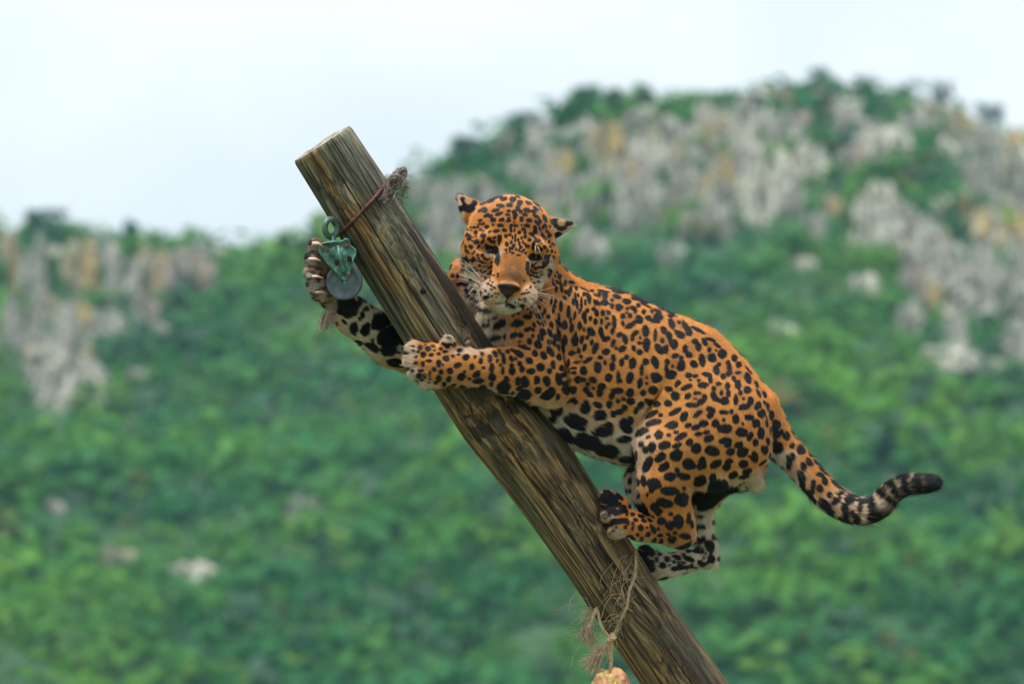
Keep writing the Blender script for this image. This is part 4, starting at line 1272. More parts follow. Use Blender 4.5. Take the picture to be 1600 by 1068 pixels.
spots(860, 570, 7.12, '''90,150,32,60,-12 200,115,10,50 370,70,38,42 305,165,50,38,-10 265,85,24,14 475,165,46,30,25 415,212,20,20 480,255,14,12 395,280,28,32 440,330,34,26,20 570,240,44,36 550,305,36,45,10 650,140,36,44,10
525,45,32,45,-15 755,140,22,70 775,175,24,24 885,140,38,58,15 1015,65,16,50 995,205,26,55,5 1035,310,30,32 1075,205,14,14 1075,140,14,12 1140,280,48,46 1175,140,60,55,15 1340,105,60,45,10 1310,270,36,26
1290,40,20,40 740,285,64,30 685,340,32,38,15 890,310,42,46 895,400,45,40 815,378,20,18 752,398,20,20 655,435,34,38 700,545,30,36 765,520,60,28,-15 825,475,32,32 1005,445,34,40,20 955,505,24,45,20
1115,420,38,28,-15 1185,435,38,28,-20 1305,425,38,36 1385,350,44,42 525,440,50,28,20 550,560,70,50,-5 380,480,55,60 400,430,30,30 220,385,55,32,-10 190,275,36,55,5 265,280,32,45 80,355,18,28 20,300,25,60
250,610,95,80,10 330,620,70,50,20 300,680,80,25,15 60,480,70,60 20,590,40,40 130,750,80,60,35 200,800,60,40,45 600,720,90,70,-10 640,680,50,50 520,740,70,40 830,670,60,80,-30 890,620,32,50,-10
870,720,40,35 815,820,90,36,-5 400,850,150,80,15 330,800,80,50 620,950,125,70,8 830,1040,85,36 930,1000,50,60 1120,550,75,28,-28 1225,560,24,18 1150,640,85,36,-15 1010,745,75,34,-28 1205,775,45,45,-30
1090,800,20,18 1015,880,26,24 1060,940,30,36 1130,915,38,55 1270,890,62,42,-25 1390,520,80,28,-30 1350,670,70,38,-8 1320,785,24,16 1225,1020,55,40,-30 1100,1050,40,30,-30''')
spots(940, 640, 7.12, '''650,540,62,36,-28 690,640,62,40,-38 510,610,40,85,28 580,820,75,60,15 555,900,22,24 510,940,12,20 760,905,95,42 915,870,18,16 900,990,75,60,-20 1020,990,50,60 700,1035,90,45,15 325,650,50,30,-50
320,785,20,36 405,795,36,45 465,790,26,60,-10 325,885,14,16 412,950,20,20 380,1045,30,20 1300,860,110,70,-15 590,1050,30,20 350,520,40,90 390,500,26,60''')
spots(930, 750, 7.12, '''770,255,95,48,12 580,160,10,22 660,300,45,55,20 700,350,45,45 970,220,75,65 1090,210,50,70,10 930,465,50,75,-10 1040,420,24,55,8 845,375,24,18 740,455,50,38 830,505,55,48,20 885,585,24,14 705,545,14,18
815,600,26,12 1000,620,62,32,12 850,660,44,40 735,680,24,26 660,675,24,26 720,612,34,16 640,530,50,18,52 650,565,40,16,45 585,600,24,28 505,525,28,32 572,525,12,12 540,450,30,20,25 510,395,34,16,15
450,440,28,18,10 415,380,26,18,20 610,445,28,14,35 600,395,60,14,15 640,400,30,16,20 470,605,14,20 520,650,20,20 415,535,14,24 365,475,16,28,-10 330,460,16,16 335,520,14,18 420,490,14,30,-25 325,320,26,32
270,360,12,22,15 235,355,12,20 290,195,18,28,-15 350,360,14,40 990,90,18,18 1075,490,16,45 1160,510,70,24 1165,395,60,12 1205,630,18,22 1115,660,50,34,20 1275,730,40,75,-15 1290,870,36,45 1150,770,60,42,15
980,745,90,24,-12 1045,875,65,24,18 910,855,55,20,20 805,880,30,28 760,945,36,32 725,825,28,14 685,880,18,22 1180,915,45,24,20 1210,930,18,22 1210,855,14,14 1230,810,12,14 960,960,45,26 880,980,36,20
1020,965,22,20 1075,945,20,22 880,905,16,16,30 1040,795,24,10 985,825,14,8 985,915,30,10,20 830,945,12,16 1120,965,20,10 1245,915,10,12 930,920,12,16 540,310,70,70 1240,260,110,60,-20 1330,130,90,60
150,200,16,14 110,160,10,10 200,230,50,20,20 120,240,40,20 250,250,40,14,20 110,310,24,12,-20 190,330,16,12 230,440,30,14 180,500,22,10,-30 215,560,16,10 240,520,10,14 160,400,8,10 190,440,10,8 120,420,8,12
560,760,60,50 540,850,50,60 600,920,60,40 640,800,30,40 600,980,60,40''')
spots(720, 480, 7.12, '''265,25,55,20,15 435,185,75,45,-30 620,175,70,38,-12 740,105,42,26 285,190,50,24 385,330,62,30,-10 495,325,18,26 585,310,42,28,-20 670,310,24,26 735,250,28,26 785,240,36,18,28 815,195,16,32,-15 800,318,16,20
655,385,20,8 320,125,14,10 400,100,14,10 790,60,24,18,30 865,90,36,18,25 935,45,16,30 970,105,22,24 870,175,30,14,40 925,175,16,34 910,275,26,38,-25 985,285,26,45,-25 1005,195,20,28 860,10,20,20 740,15,16,14
690,10,12,14 650,60,20,16 600,70,14,30,40 765,380,26,36,-25 860,415,38,48,-35 885,340,26,44,-30 700,445,70,22,15 825,515,30,34,-20 920,540,32,44,-28 995,490,28,62,-32 985,385,26,32,-20 1045,400,14,32,-20
760,590,44,30,40 890,665,38,46,-25 985,710,26,30 780,710,46,30 640,510,60,28,32 575,480,30,14,30 655,625,20,26 680,685,24,34 560,570,18,34,-20 610,570,14,12,30 570,710,34,44 565,655,20,30,-15
475,560,22,60,-8 430,490,14,30,-25 520,490,24,20,35 465,700,16,42 440,640,10,14 380,515,22,36,-25 325,565,22,42 405,595,14,20 235,520,14,26 222,598,24,32 158,548,16,18 125,660,28,32,20 60,555,42,26,-15
250,670,12,14 345,670,26,45,4 180,740,46,34,-38 350,775,40,42 510,800,26,34,-10 635,820,28,42 715,830,44,60,-12 845,810,32,48 955,820,40,55,-15 1090,800,34,65,-10 340,855,22,24 200,820,60,28 245,895,48,34
475,895,72,60 650,900,34,22,-20 580,950,24,16 860,920,34,34 965,975,90,45,-25 1010,920,40,36 700,985,80,50 1125,675,24,28 25,770,26,34 40,715,16,10 1080,1000,18,26,15 480,990,60,16,5 95,795,14,12 20,880,40,26''')
spots(620, 500, 7.12, '''260,300,20,24 350,318,30,22,15 295,390,26,28 385,385,26,18,-20 215,410,14,16 420,335,14,12 460,375,20,16 550,425,34,34 620,400,18,16 690,385,16,8 710,335,32,20 560,285,24,26 525,265,28,10,10 485,320,16,14
540,350,30,12 640,275,16,24 580,205,26,10 405,290,24,10,20 600,265,10,14 465,480,24,38 360,455,32,12 290,485,18,24 215,475,20,18 412,545,20,26 490,578,24,24 590,565,32,34 515,500,10,10 467,650,30,34
580,655,26,34 370,600,14,35 310,620,20,26 250,620,22,30 180,560,18,20 270,560,30,14 370,650,12,14 435,690,20,14 640,720,26,18 525,715,18,26 675,500,40,28,-20 720,635,45,38,-30 190,340,14,10 185,290,12,8
315,275,8,8 240,350,8,10 360,690,10,8 280,660,30,8 750,570,12,12 740,740,45,20,20''')
spots(530, 440, 6.675, '''100,260,95,120 60,200,60,60 222,195,28,50 245,345,20,34 280,290,26,22 218,390,14,20 160,480,40,50 275,510,45,55 300,460,24,26 340,265,20,30,-30 295,180,24,26 385,220,14,24 475,290,22,45,-20 370,430,26,75,5
440,420,60,90 500,380,60,70 560,580,100,100 480,580,80,90 520,700,80,80 620,560,50,70 355,615,14,24 350,680,75,32,28 380,710,40,24,20 600,850,100,40,5 680,660,30,50 690,740,30,20 150,525,50,10,48
60,420,40,10,45 620,740,14,8''')
spots(710, 295, 14.24, '''1095,220,78,48,-3 825,265,90,40,-32 1300,230,70,70 1230,360,75,46 1015,375,100,42,8 915,475,95,40,-15 990,560,90,36,-18 660,470,70,70,-20 570,490,50,30,-30 585,360,30,45,25 715,595,75,40,-28 805,610,55,36,-32
855,690,60,55,-15 1055,690,65,42,-10 1205,495,55,26 1185,575,60,32,10 1210,655,45,22 1200,715,52,30 1330,520,50,45 1345,610,36,80 575,700,48,32,-30 720,850,52,42,-20 640,780,42,26,-30 555,790,36,20,-30
1030,815,66,42,5 1110,920,60,38,8 920,945,85,36,-8 790,955,50,26,-30 475,970,46,42 590,910,36,24 440,855,42,22 520,855,26,18 365,860,26,22 245,905,24,34,15 230,1020,42,50,15 650,940,28,14,-20
630,1030,60,40,-10 345,1055,32,40 380,920,24,10 320,920,14,14 1265,815,36,30 1365,820,52,30 1250,870,30,24 1260,935,26,30 1335,920,16,36 1230,1025,32,32 1150,1045,34,40 1005,1050,42,30 1325,745,20,16
1400,170,40,60,-30 865,800,26,16''')
spots(800, 295, 14.24, '''130,180,65,34,40 175,305,62,58 130,430,44,60 190,510,36,40,20 380,315,85,36,25 530,440,90,34,38 640,460,70,18,50 340,480,78,46,22 480,505,75,40,20 290,580,68,34,15 85,580,40,40 60,650,30,40
540,620,95,34,35 625,710,60,28,55 560,750,80,36,45 735,660,40,95,-25 740,820,60,34,50 380,700,62,46,10 215,640,55,24 210,700,50,30 335,820,70,34,8 80,815,60,30 515,860,34,55,-30 510,950,48,55
265,900,44,30,30 620,890,22,55,-25 690,860,30,40,-30 780,940,55,22,55 440,1015,65,32,30 155,970,34,34 290,970,26,24 225,905,14,30 680,1030,24,50,-20 840,840,30,30 60,920,14,34 80,1040,16,30
290,1050,30,20 210,810,16,20 830,1030,40,20,55''')
spots(710, 360, 14.24, '''335,160,40,70,18 205,265,16,60,8 255,355,22,40,-20 275,450,26,70,-30 360,365,50,52 500,250,55,50 545,360,60,24,-48 640,220,14,50,5 605,270,16,22 630,380,24,26 450,485,18,24 405,520,16,16 520,540,22,36
620,550,40,32,30 775,185,45,36,30 820,240,30,26,40 890,160,46,22,-15 885,235,22,22 885,280,20,14 1010,190,44,85 1000,290,20,50 800,390,110,40,30 900,400,80,50,10 960,480,45,70 965,590,45,90,8
930,680,40,60,15 720,340,40,26,40 670,620,36,18,-30 720,650,34,22,-15 545,620,18,20 450,630,70,22,38 400,670,60,30,42 600,700,80,16,18 210,620,26,75,-18 280,640,36,85,-22 380,840,85,28,48 450,890,30,20,35
560,780,45,22,30 465,820,22,20 655,810,20,18 595,890,14,30 640,935,22,20 705,905,22,18 760,840,20,14 820,920,36,16 730,795,16,10 515,885,14,22 780,635,34,12,-15 830,700,40,12,-35 710,720,16,12 545,435,14,14
110,625,26,16 170,750,20,50,15 720,480,70,14,42 490,130,18,14 395,235,18,14 425,155,14,10 1150,130,36,42 1235,105,30,30 1170,305,36,50,-10 1295,150,18,50 1355,130,18,60 1270,265,26,40 1355,230,22,36
1310,350,34,50,20 1240,400,30,36 1300,500,32,24,-20 1240,475,22,20 1150,430,26,26 1375,420,24,30 1165,500,14,20 1410,550,20,14 1340,320,20,30 1410,210,16,36 970,965,20,14 970,1020,14,12 800,965,30,12''')
spots(790, 360, 14.24, '''300,45,36,36 435,140,36,40,20 530,205,46,44,20 355,170,24,34,-20 280,205,24,40,10 215,210,22,50,5 305,285,26,44 385,260,22,36 435,310,20,26,-20 480,355,40,42 335,370,32,36 195,330,26,26 165,365,30,40
95,400,30,36 120,270,24,40 40,310,34,44 160,500,32,22,-15 410,430,18,26 365,470,30,26 295,440,20,30 230,420,18,26 300,552,40,12 155,415,20,16 105,475,22,16 220,115,18,40 155,140,20,40 435,50,26,26
650,35,42,45 590,95,55,36,40 620,130,30,24,40 680,200,34,45,-40 735,220,65,36,10 820,110,30,60,-25 870,165,55,24,58 910,30,40,20,45 950,140,36,20,50 850,220,36,14,45 890,275,40,14,45 965,250,28,30
1005,100,40,16,50 1040,300,22,26 1080,325,16,20 620,290,30,50,10 610,380,30,50,5 740,370,20,40,-30 795,425,40,36 715,425,18,16 770,280,50,10,5 870,370,30,45,-25 925,440,34,40 995,360,28,18,30 1030,460,26,44
1100,490,12,34 985,550,14,18 640,580,130,60 590,600,75,60 720,580,60,55 680,650,50,26,10 490,750,34,80,8 480,850,34,60 490,940,30,60,-5 700,720,80,14,-30 815,660,20,60,-15 870,620,16,80,5 935,620,34,50
940,680,32,60,8 1065,600,20,50,10 1005,690,14,30,20 670,840,32,26 755,815,40,18 840,810,60,22,-30 860,770,20,40,15 625,930,45,16,18 700,935,30,12 780,910,30,14,-15 540,880,14,40,-15 545,1000,20,26
600,780,40,16,40 650,1030,26,18 720,1045,40,14,-5 790,980,50,16,-25 940,860,36,30,-40 450,500,30,22,-30 1000,930,26,50 960,1000,40,60 1130,920,50,26,45 1200,1010,40,50,-20 1090,1000,20,50,-20''')
spots(690, 400, 8.9, '''610,300,14,16 645,380,12,12 690,410,14,14 725,435,14,10 660,530,12,10 700,555,10,8 615,485,14,14 745,520,14,8 785,525,14,8 675,340,8,8 760,570,7,6 785,245,12,12 1120,525,12,14 1150,520,10,12 1180,515,10,12
1210,505,10,10 1080,600,18,10 1120,600,14,8 1150,590,12,8 1180,470,10,12 1230,440,12,10 1150,340,10,16 1070,645,10,8 1030,635,10,6 1160,625,12,8 820,650,85,15,-2 965,682,62,13,22 900,640,12,40
310,200,55,22,-10 220,275,14,35 155,275,20,20 280,380,75,24,-10 330,380,50,40 350,460,26,50,-10 410,440,20,20 375,540,30,20,-15 470,500,40,30,20 540,510,40,40 620,580,40,35,30 430,340,50,40
475,605,14,14 525,610,14,12 565,610,14,12 430,580,30,10,-15 560,720,80,28,15 650,745,60,30,10 625,945,60,35 680,870,14,16 735,850,14,14 775,840,16,18 1110,690,36,22 1070,795,28,20 1000,820,20,20,-40
1190,725,20,18 1245,785,24,24 1275,660,24,24 1350,720,30,26 1370,600,34,28 1370,830,50,40 ''')
spots(1160, 640, 4.706, '''245,115,32,45 240,170,24,40 275,175,16,36,35 325,190,30,34 260,280,40,36 365,262,24,26 435,290,34,42,-35 350,345,38,36 340,400,26,38 490,385,26,40,-30 450,415,30,34,-15 430,490,28,55,-25 440,550,22,40,-25
570,475,34,22,10 605,520,24,40,-20 520,565,22,55 570,578,28,30 560,400,60,18,42 700,540,70,20,42 490,620,24,50,-30 390,190,50,10,50 640,625,24,28 685,665,45,26,-35 720,610,32,18,-15 590,690,50,30,55
620,715,30,50,-35 750,715,32,40 790,650,40,44,50 745,800,45,40,30 810,760,24,32 835,810,40,34,20 860,720,24,50,10 900,665,55,22,-10 850,660,24,14,-15 720,815,30,20,30 970,730,56,105,-10 1010,790,70,46,-20
950,800,45,40 1080,690,85,36,30 1020,640,36,50 1130,700,40,30 1075,580,20,60,10 1180,560,52,95,10 1150,620,80,40,-15 1290,550,40,85 1400,540,60,75 1340,560,50,60 1220,600,60,40 600,440,60,14,42 800,620,60,14,25''')
spots(710, 295, 14.24, '200,260,50,80,-25 330,420,130,110 420,330,90,70 470,310,50,40,20 260,340,70,80')
spots(800, 295, 14.24, '960,760,110,105 1100,850,110,70,-20 1240,770,100,46,-10 1060,700,120,46')
spots(0, 0, 1, '1108,778,26,15,-15 1130,766,24,12,-20 757,425,1.6,1.4 763,428,1.5,1.3 768,424,1.4,1.2 752,432,1.5,1.6 760,437,1.5,1.3 766,435,1.3,1.2 771,430,1.3,1.2 755,444,1.5,1.4 763,444,1.4,1.2 770,441,1.3,1.1 768,452,1.5,1.2 774,450,1.3,1.1 838,432,1.4,1.4 832,430,1.3,1.2 840,440,1.4,1.3 834,442,1.3,1.3 829,437,1.2,1.1 836,449,1.4,1.2 829,447,1.2,1.1 1386,758,13,10 1398,747,10,7 1372,800,12,10 955,791,15,4,-20 962,815,15,3.5,-15 948,770,10,5,20 958,776,8,4,30 966,770,4,5 940,780,5,6 952,800,3,5 962,800,4,5 972,795,5,6')  # also fills the inner thigh and the gaps between the hind toes dark
# pale fur: centre, half sizes, strength
PALE = [(775, 468, 21, 9, 0.6), (816, 472, 17, 8, 0.6), (792, 484, 28, 13, 1), (748, 426, 20, 14, 0.45), (735, 428, 12, 22, 0.9), (852, 424, 12, 14, 0.7), (842, 440, 12, 12, 0.8), (770, 397, 12, 4, 0.9), (836, 411, 8, 5, 0.8), (782, 394, 4, 9, 0.5), (745, 445, 10, 14, 0.8), (764, 452, 13, 16, 0.6), (762, 431, 11, 13, 0.45), (834, 436, 8, 13, 0.4), (829, 457, 11, 14, 0.55), (782, 469, 13, 7, 1), (807, 471, 12, 7, 1), (860, 416, 4, 12, 1), (853, 432, 5, 10, 1), (843, 444, 6, 7, 1), (723, 408, 4, 14, 1), (728, 424, 4, 12, 1), (738, 440, 7, 8, 0.9),
        (757, 505, 26, 60, 0.9), (748, 465, 30, 40, 0.9), (775, 520, 24, 34, 0.6), (930, 690, 80, 34, 0.95), (880, 665, 50, 32, 0.95), (985, 705, 26, 46, 0.9), (905, 650, 50, 22, 0.5), (1003, 690, 12, 60, 0.5),
        (590, 520, 70, 60, 1), (540, 480, 30, 40, 0.8), (995, 755, 26, 50, 1), (1100, 830, 34, 76, 0.92), (1070, 880, 70, 28, 0.92), (1150, 758, 66, 24, 0.8), (1182, 752, 24, 22, 0.8), (1212, 716, 30, 14, 1), (1238, 748, 22, 16, 0.7),
        (1275, 790, 26, 16, 0.6), (1330, 800, 40, 40, 0.55), (1375, 790, 50, 60, 0.75), (1430, 755, 50, 40, 0.7), (640, 549, 12, 16, 0.9), (638, 567, 10, 12, 0.9), (646, 584, 10, 12, 0.9), (664, 602, 14, 8, 0.9), (702, 528, 12, 8, 0.9), (735, 549, 30, 5, 0.8),
        (720, 548, 10, 6, 0.7), (716, 306, 6, 6, 0.95), (718, 325, 6, 26, 0.8), (897, 350, 5, 5, 0.8), (885, 365, 14, 7, 0.6), (950, 779, 10, 12, 0.4), (952, 808, 9, 10, 0.7), (965, 832, 12, 8, 0.7), (860, 640, 40, 8, 0.6)]
GREYTOE = [(498, 424, 40, 62, 1), (948, 778, 14, 10, 0.8), (950, 806, 9, 10, 0.6), (960, 830, 10, 9, 0.6), (1012, 880, 16, 26, 0.85)]
EARSPOT = [(710 + 315 / 14.24, 295 + 265 / 14.24, 4.6, 4.6), (800 + 1095 / 14.24, 295 + 740 / 14.24, 5, 5)]
RUST = [(801, 412, 19, 26, 1), (797, 431, 20, 14, 1), (790, 405, 26, 16, 0.8), (1040, 835, 40, 20, 0.5), (1060, 780, 30, 30, 0.4), (885, 530, 16, 60, 0.5), (800, 340, 70, 34, 0.5)]

ROSET = [(x, y, 11, 11, 0.85) for x, y in ((936, 466), (948, 500), (972, 476), (982, 498), (1026, 490), (997, 527), (1035, 531), (966, 531), (1061, 505), (1112, 536), (1130, 577), (1155, 586), (1081, 543), (1055, 568), (1127, 612), (1088, 624), (1160, 622), (966, 622), (944, 566), (1008, 590), (1094, 645), (920, 600))]
def frame_of(px, py):
    h = jag_hit(px, py)
    if h is None:
        for d in (3, 6, 9, 14, 20):
            for a in range(8):
                h = jag_hit(px + d * math.cos(a * 0.785), py + d * math.sin(a * 0.785))
                if h is not None: break
            if h is not None: break
    return h
SPOT = []
def add_spot(p, n, a, b, ang, soft=0.18, cap=2.2):
    view = p + np.array([0, 0, DIST]); view /= np.linalg.norm(view)
    c = abs(n @ view)
    st = min(1 / max(c, 0.05), cap)
    # tangent axes: one along the slope away from the viewer (stretched), one across it
    ca, sa = math.cos(R_(ang)), math.sin(R_(ang))
    ex = np.array([ca, -sa, 0.0]); ey = np.array([-sa, -ca, 0.0])
    sl = n - view * (n @ view); ln = np.linalg.norm(sl)
    sdir2 = sl[:2] / ln if ln > 1e-6 else np.array([1.0, 0.0])
    SPOT.append((p, n, ex, ey, a, b, sdir2, st, c))
def spot_eval(P, N, lst, jitter=0.24, edge=(1.05, 0.95)):
    """darkness 0..1 at points P (tilted frame) with normals N; the traced ellipses are carried in each spot's tangent plane"""
    out = np.zeros(len(P), np.float32)
    nz1 = (fbm(P * 75, 3) - 0.5) * 2.2
    order = np.argsort(P[:, 0]); xsrt = P[order, 0]
    for (p, n, ex, ey, a, b, s2, st, c) in lst:
        R = max(a, b) * st * 1.35
        i0, i1 = np.searchsorted(xsrt, [p[0] - R, p[0] + R])
        ids = order[i0:i1]
        q = P[ids] - p
        m = (np.abs(q[:, 1]) < R) & (np.abs(q @ n) < max(0.85 * max(a, b), 0.008) + 0.004) & ((N[ids] @ n) > 0.0)
        ids = ids[m]; q = q[m]
        if not len(ids): continue
        # project along the viewing direction, but never stretch further than st
        u = q[:, :2].copy()
        tn = q - (q @ n)[:, None] * n
        al = tn[:, :2] @ s2
        full = np.sqrt(np.maximum((tn ** 2).sum(1) - (tn[:, :2] @ np.array([-s2[1], s2[0]])) ** 2, 0)) * np.sign(al)
        u = np.outer(full / st, s2) + np.outer(tn[:, :2] @ np.array([-s2[1], s2[0]]), np.array([-s2[1], s2[0]]))
        x = u @ ex[:2] / a; y = u @ ey[:2] / b
        r = np.sqrt(x * x + y * y) + jitter * nz1[ids] * min(1.0, 0.012 / max(a, b) + 0.45)
        v = np.clip((edge[0] - r) / (edge[0] - edge[1]), 0, 1)
        out[ids] = np.maximum(out[ids], v)
    return out
for (x, y, a, b, g) in SP:
    h = frame_of(x, y)
    if h is None: continue
    k = 1 / PXM * (1 + h[0][2] / DIST)
    gr = 0.55 if (abs(x - 795) < 80 and 295 < y < 492) else (-0.5 if x > 1222 else 0.85)
    add_spot(h[0], h[1], (a * 1.03 + gr) * k, (b * 1.03 + gr) * k, g)
# the parts of the coat the photograph does not show: rosettes on the trunk, solid spots on the limbs
r = np.random.default_rng(4)
cent = np.array([s[0] for s in SPOT])
camp = Vector((0, 0, CAMZ))
cand = r.permutation(len(JV))[:9000]
wv = to_world(JV[cand])
acc = []
for i, wp in zip(cand, wv):
    p = JV[i]; n = JN[i]
    vd = p + np.array([0, 0, DIST]); vd /= np.linalg.norm(vd)
    if n @ vd < -0.12:
        d = Vector(wp) - camp
        h = jag_bvh.ray_cast(camp, d.normalized())
        if h[0] is not None and h[3] > d.length - 0.012: continue
    if ((cent - p) ** 2).sum(1).min() < 0.022 ** 2: continue
    trunk = 860 < 800 + p[0] * 600 < 1180 and 450 < 534 - p[1] * 600 < 680
    need = 0.062 if trunk else 0.030
    if any(((q - p) ** 2).sum() < max(need, e) ** 2 for q, e in acc[-600:]): continue
    acc.append((p, need))
    t1 = np.cross(n, r.normal(size=3)); t1 /= np.linalg.norm(t1); t2 = np.cross(n, t1)
    def raw(pp, a, b):
        e1 = t1.copy(); 
        SPOT.append((pp, n, np.array([1.0, 0, 0]), np.array([0, 1.0, 0]), a, b, np.array([1.0, 0.0]), min(2.2, 1 / max(abs(n[2]), 0.45)), 1.0))
    if trunk:
        k = r.integers(4, 6); ph = r.uniform(0, 6.28)
        for j in range(k):
            a = ph + 6.28 * j / k + r.normal(0, 0.15)
            raw(p + 0.019 * (math.cos(a) * t1 + math.sin(a) * t2), r.uniform(0.006, 0.011), r.uniform(0.006, 0.011))
        if r.random() < 0.5: raw(p, 0.003, 0.004)
    else:
        raw(p, r.uniform(0.007, 0.013), r.uniform(0.007, 0.011))

def blob_eval(P, N, lst, zk=1.0):
    out = np.zeros(len(P), np.float32)
    for (x, y, rx, ry, s) in lst:
        h = frame_of(x, y)
        if h is None: continue
        k = 1 / PXM * (1 + h[0][2] / DIST)
        q = P - h[0]
        rz = max(rx, ry) * k * zk + 0.012
        d = (q[:, 0] / (rx * k)) ** 2 + (q[:, 1] / (ry * k)) ** 2 + (q[:, 2] / rz) ** 2
        out = np.maximum(out, s * np.clip(1.55 - np.sqrt(d), 0, 1) ** 1.0)
    return np.clip(out, 0, 1)
TAN = np.array([0.65, 0.285, 0.068]); ORG = np.array([0.63, 0.245, 0.040]); CREAM = np.array([0.72, 0.62, 0.48]); BLK = np.array([0.007, 0.008, 0.011])
GREY = np.array([0.36, 0.345, 0.315]); RST = np.array([0.29, 0.108, 0.024])
def coat(P, N):
    px = 800 + P[:, 0] / (DIST + P[:, 2]) * 7200; py = 534 - P[:, 1] / (DIST + P[:, 2]) * 7200
    nb = fbm(P * 9, 3)[:, None]
    c = TAN * (0.86 + 0.28 * nb)
    # richer orange on head, paws and lower legs
    org = np.clip(1 - np.hypot((px - 795) / 110, (py - 370) / 90), 0, 1) * 1.8 + np.clip(1 - np.hypot((px - 1010) / 110, (py - 800) / 70), 0, 1) * 1.6
    org = np.clip(org, 0, 1)[:, None]
    c = c * (1 - org) + ORG * org
    rs = blob_eval(P, N, RUST)[:, None]
    c = c * (1 - 0.85 * rs) + RST * 0.85 * rs
    sn = blob_eval(P, N, [(802, 425, 15, 16, 1.0)])[:, None] * np.clip((fbm(P * 200, 2)[:, None] - 0.05) * 1.4, 0, 1)
    c = c * (1 - sn) + np.array([0.15, 0.080, 0.036]) * sn
    ro = blob_eval(P, N, ROSET)[:, None]
    c = c * (1 - ro) + np.array([0.47, 0.195, 0.048]) * ro
    pale = blob_eval(P, N, PALE)
    # the far, inner sides and the underside are pale
    under = np.clip((-N[:, 1] - 0.55) * 2.2, 0, 1) * np.clip((px - 640) / 30, 0, 1) * np.clip((py - 560) / 60, 0, 1) * (px < 1330)
    pale = np.clip(np.maximum(pale, 0.55 * under) + (fbm(P * 60, 2) - 0.5) * 0.35 * (pale > 0.03), 0, 1)[:, None]
    cream = CREAM * (0.9 + 0.2 * nb)
    c = c * (1 - pale) + cream * pale
    gt = blob_eval(P, N, GREYTOE)[:, None] * (0.6 + 0.8 * (fbm(P * 120, 2)[:, None] - 0.2))
    gt = np.clip(gt, 0, 1)
    mott = np.clip((fbm(P * np.array([70, 160, 70]) + 5, 3) - 0.47) * 9, 0, 1)[:, None]
    c = c * (1 - gt) + (GREY * (1 - mott) + np.array([0.035, 0.030, 0.028]) * mott) * gt
    dk = spot_eval(P, N, SPOT)
    # the tail's end: black with thin pale rings that stay open below
    tq = np.array([p[:2] for p in TQ]); ts = np.concatenate([[0], np.cumsum(np.linalg.norm(np.diff(tq, axis=0), axis=1))])
    te = np.where(px > 1345)[0]
    if len(te):
        dd = np.hypot(px[te][:, None] - tq[None, :, 0], py[te][:, None] - tq[None, :, 1])
        jn = dd.argmin(1); uu = ts[jn]
        side = (py[te] - tq[jn, 1]) / 16
        def at_(x, y): return ts[np.hypot(tq[:, 0] - x, tq[:, 1] - y).argmin()]
        lt = np.zeros(len(te)); wob = (fbm(P[te] * 55, 2) - 0.5) * 16
        for (x, y, wd, s) in ((1353, 797, 4.2, 1), (1377, 787, 5.0, 1), (1389, 773, 2.6, 0.9), (1404, 762, 2.2, 0.6), (1423, 756, 2.2, 0.5), (1442, 755, 1.2, 0.15)):
            lt = np.maximum(lt, s * np.clip(1.6 - abs(uu + wob - at_(x, y)) / wd, 0, 1) * np.clip(0.9 - side, 0, 1))
        bl = np.clip((uu - at_(1358, 796)) / 6, 0, 1)
        dk[te] = np.maximum(dk[te], bl) * (1 - lt * bl) 
    es = np.zeros(len(P))
    for (x, y, rx, ry) in EARSPOT:
        es = np.maximum(es, np.clip(1.5 - np.hypot((px - x) / rx, (py - y) / ry), 0, 1) * (P[:, 2] < 0.02))
    dk = dk * (1 - np.clip(es * 2, 0, 1))
    dk = dk * (1 - np.clip(3 - 2.4 * np.hypot((px - 1181) / 14, (py - 755) / 14), 0, 1) * (px > 1166))
    dk = np.clip(dk, 0, 1)[:, None]
    c = np.where((es > 0.2)[:, None], np.array([0.52, 0.32, 0.15]), c)
    c = c * (1 - dk) + BLK * dk
    # eye slits with pale lower rims
    for (ex_, ey_, rx, ry, ag) in ((769, 392, 14, 3.9, 33), (836, 402, 11, 5.4, 4)):
        ca, sa = math.cos(R_(ag)), math.sin(R_(ag))
        qx = ((px - ex_) * ca + (py - ey_) * sa) / rx; qy = (-(px - ex_) * sa + (py - ey_) * ca) / ry
        rr = np.hypot(qx, qy); near = P[:, 2] < -0.10
        rim = np.clip(1 - abs(np.hypot(qx * 0.95, (qy - 0.28) * 0.92) - 1.16) / 0.24, 0, 1) * np.clip((qy - 0.35) * 4, 0, 1) * near * 0.4
        c = c * (1 - rim[:, None]) + CREAM * 1.05 * rim[:, None]
        m = (np.clip((1.08 - rr) * 6, 0, 1) * near)[:, None]
        c = c * (1 - m) + BLK * m
    for (ex_, ey_, rx, ry, ag) in ((777.5, 407, 3.2, 9, 4), (824.5, 418, 2.6, 10, 6)):
        rr = np.hypot((px - ex_) / rx, (py - ey_) / ry)
        m = (np.clip((1.1 - rr) * 4, 0, 1) * (P[:, 2] < -0.10))[:, None]
        c = c * (1 - m) + BLK * m
    # nose leather
    ns = ((px - 795) / 19) ** 2 + ((py - 449.5 - 0.13 * (px - 795)) / 6.5) ** 2
    wdt = np.clip(19 - (py - 446) * 0.75, 3.5, 19)
    ns2 = ((px - 793.5) / wdt) ** 2 + ((py - 455) / 12) ** 2
    nose = np.clip((1.25 - np.minimum(ns, ns2)) * 2.5, 0, 1) * (P[:, 2] < -0.245) * (py > 440)
    nz = fbm(P * 160, 2)[:, None]
    nosec = np.array([0.012, 0.009, 0.010]) * (0.5 + nz) + np.array([0.045, 0.014, 0.012]) * (0.5 + nz) * np.exp(-(((px - 795) / 9) ** 2 + ((py - 455) / 5) ** 2))[:, None]
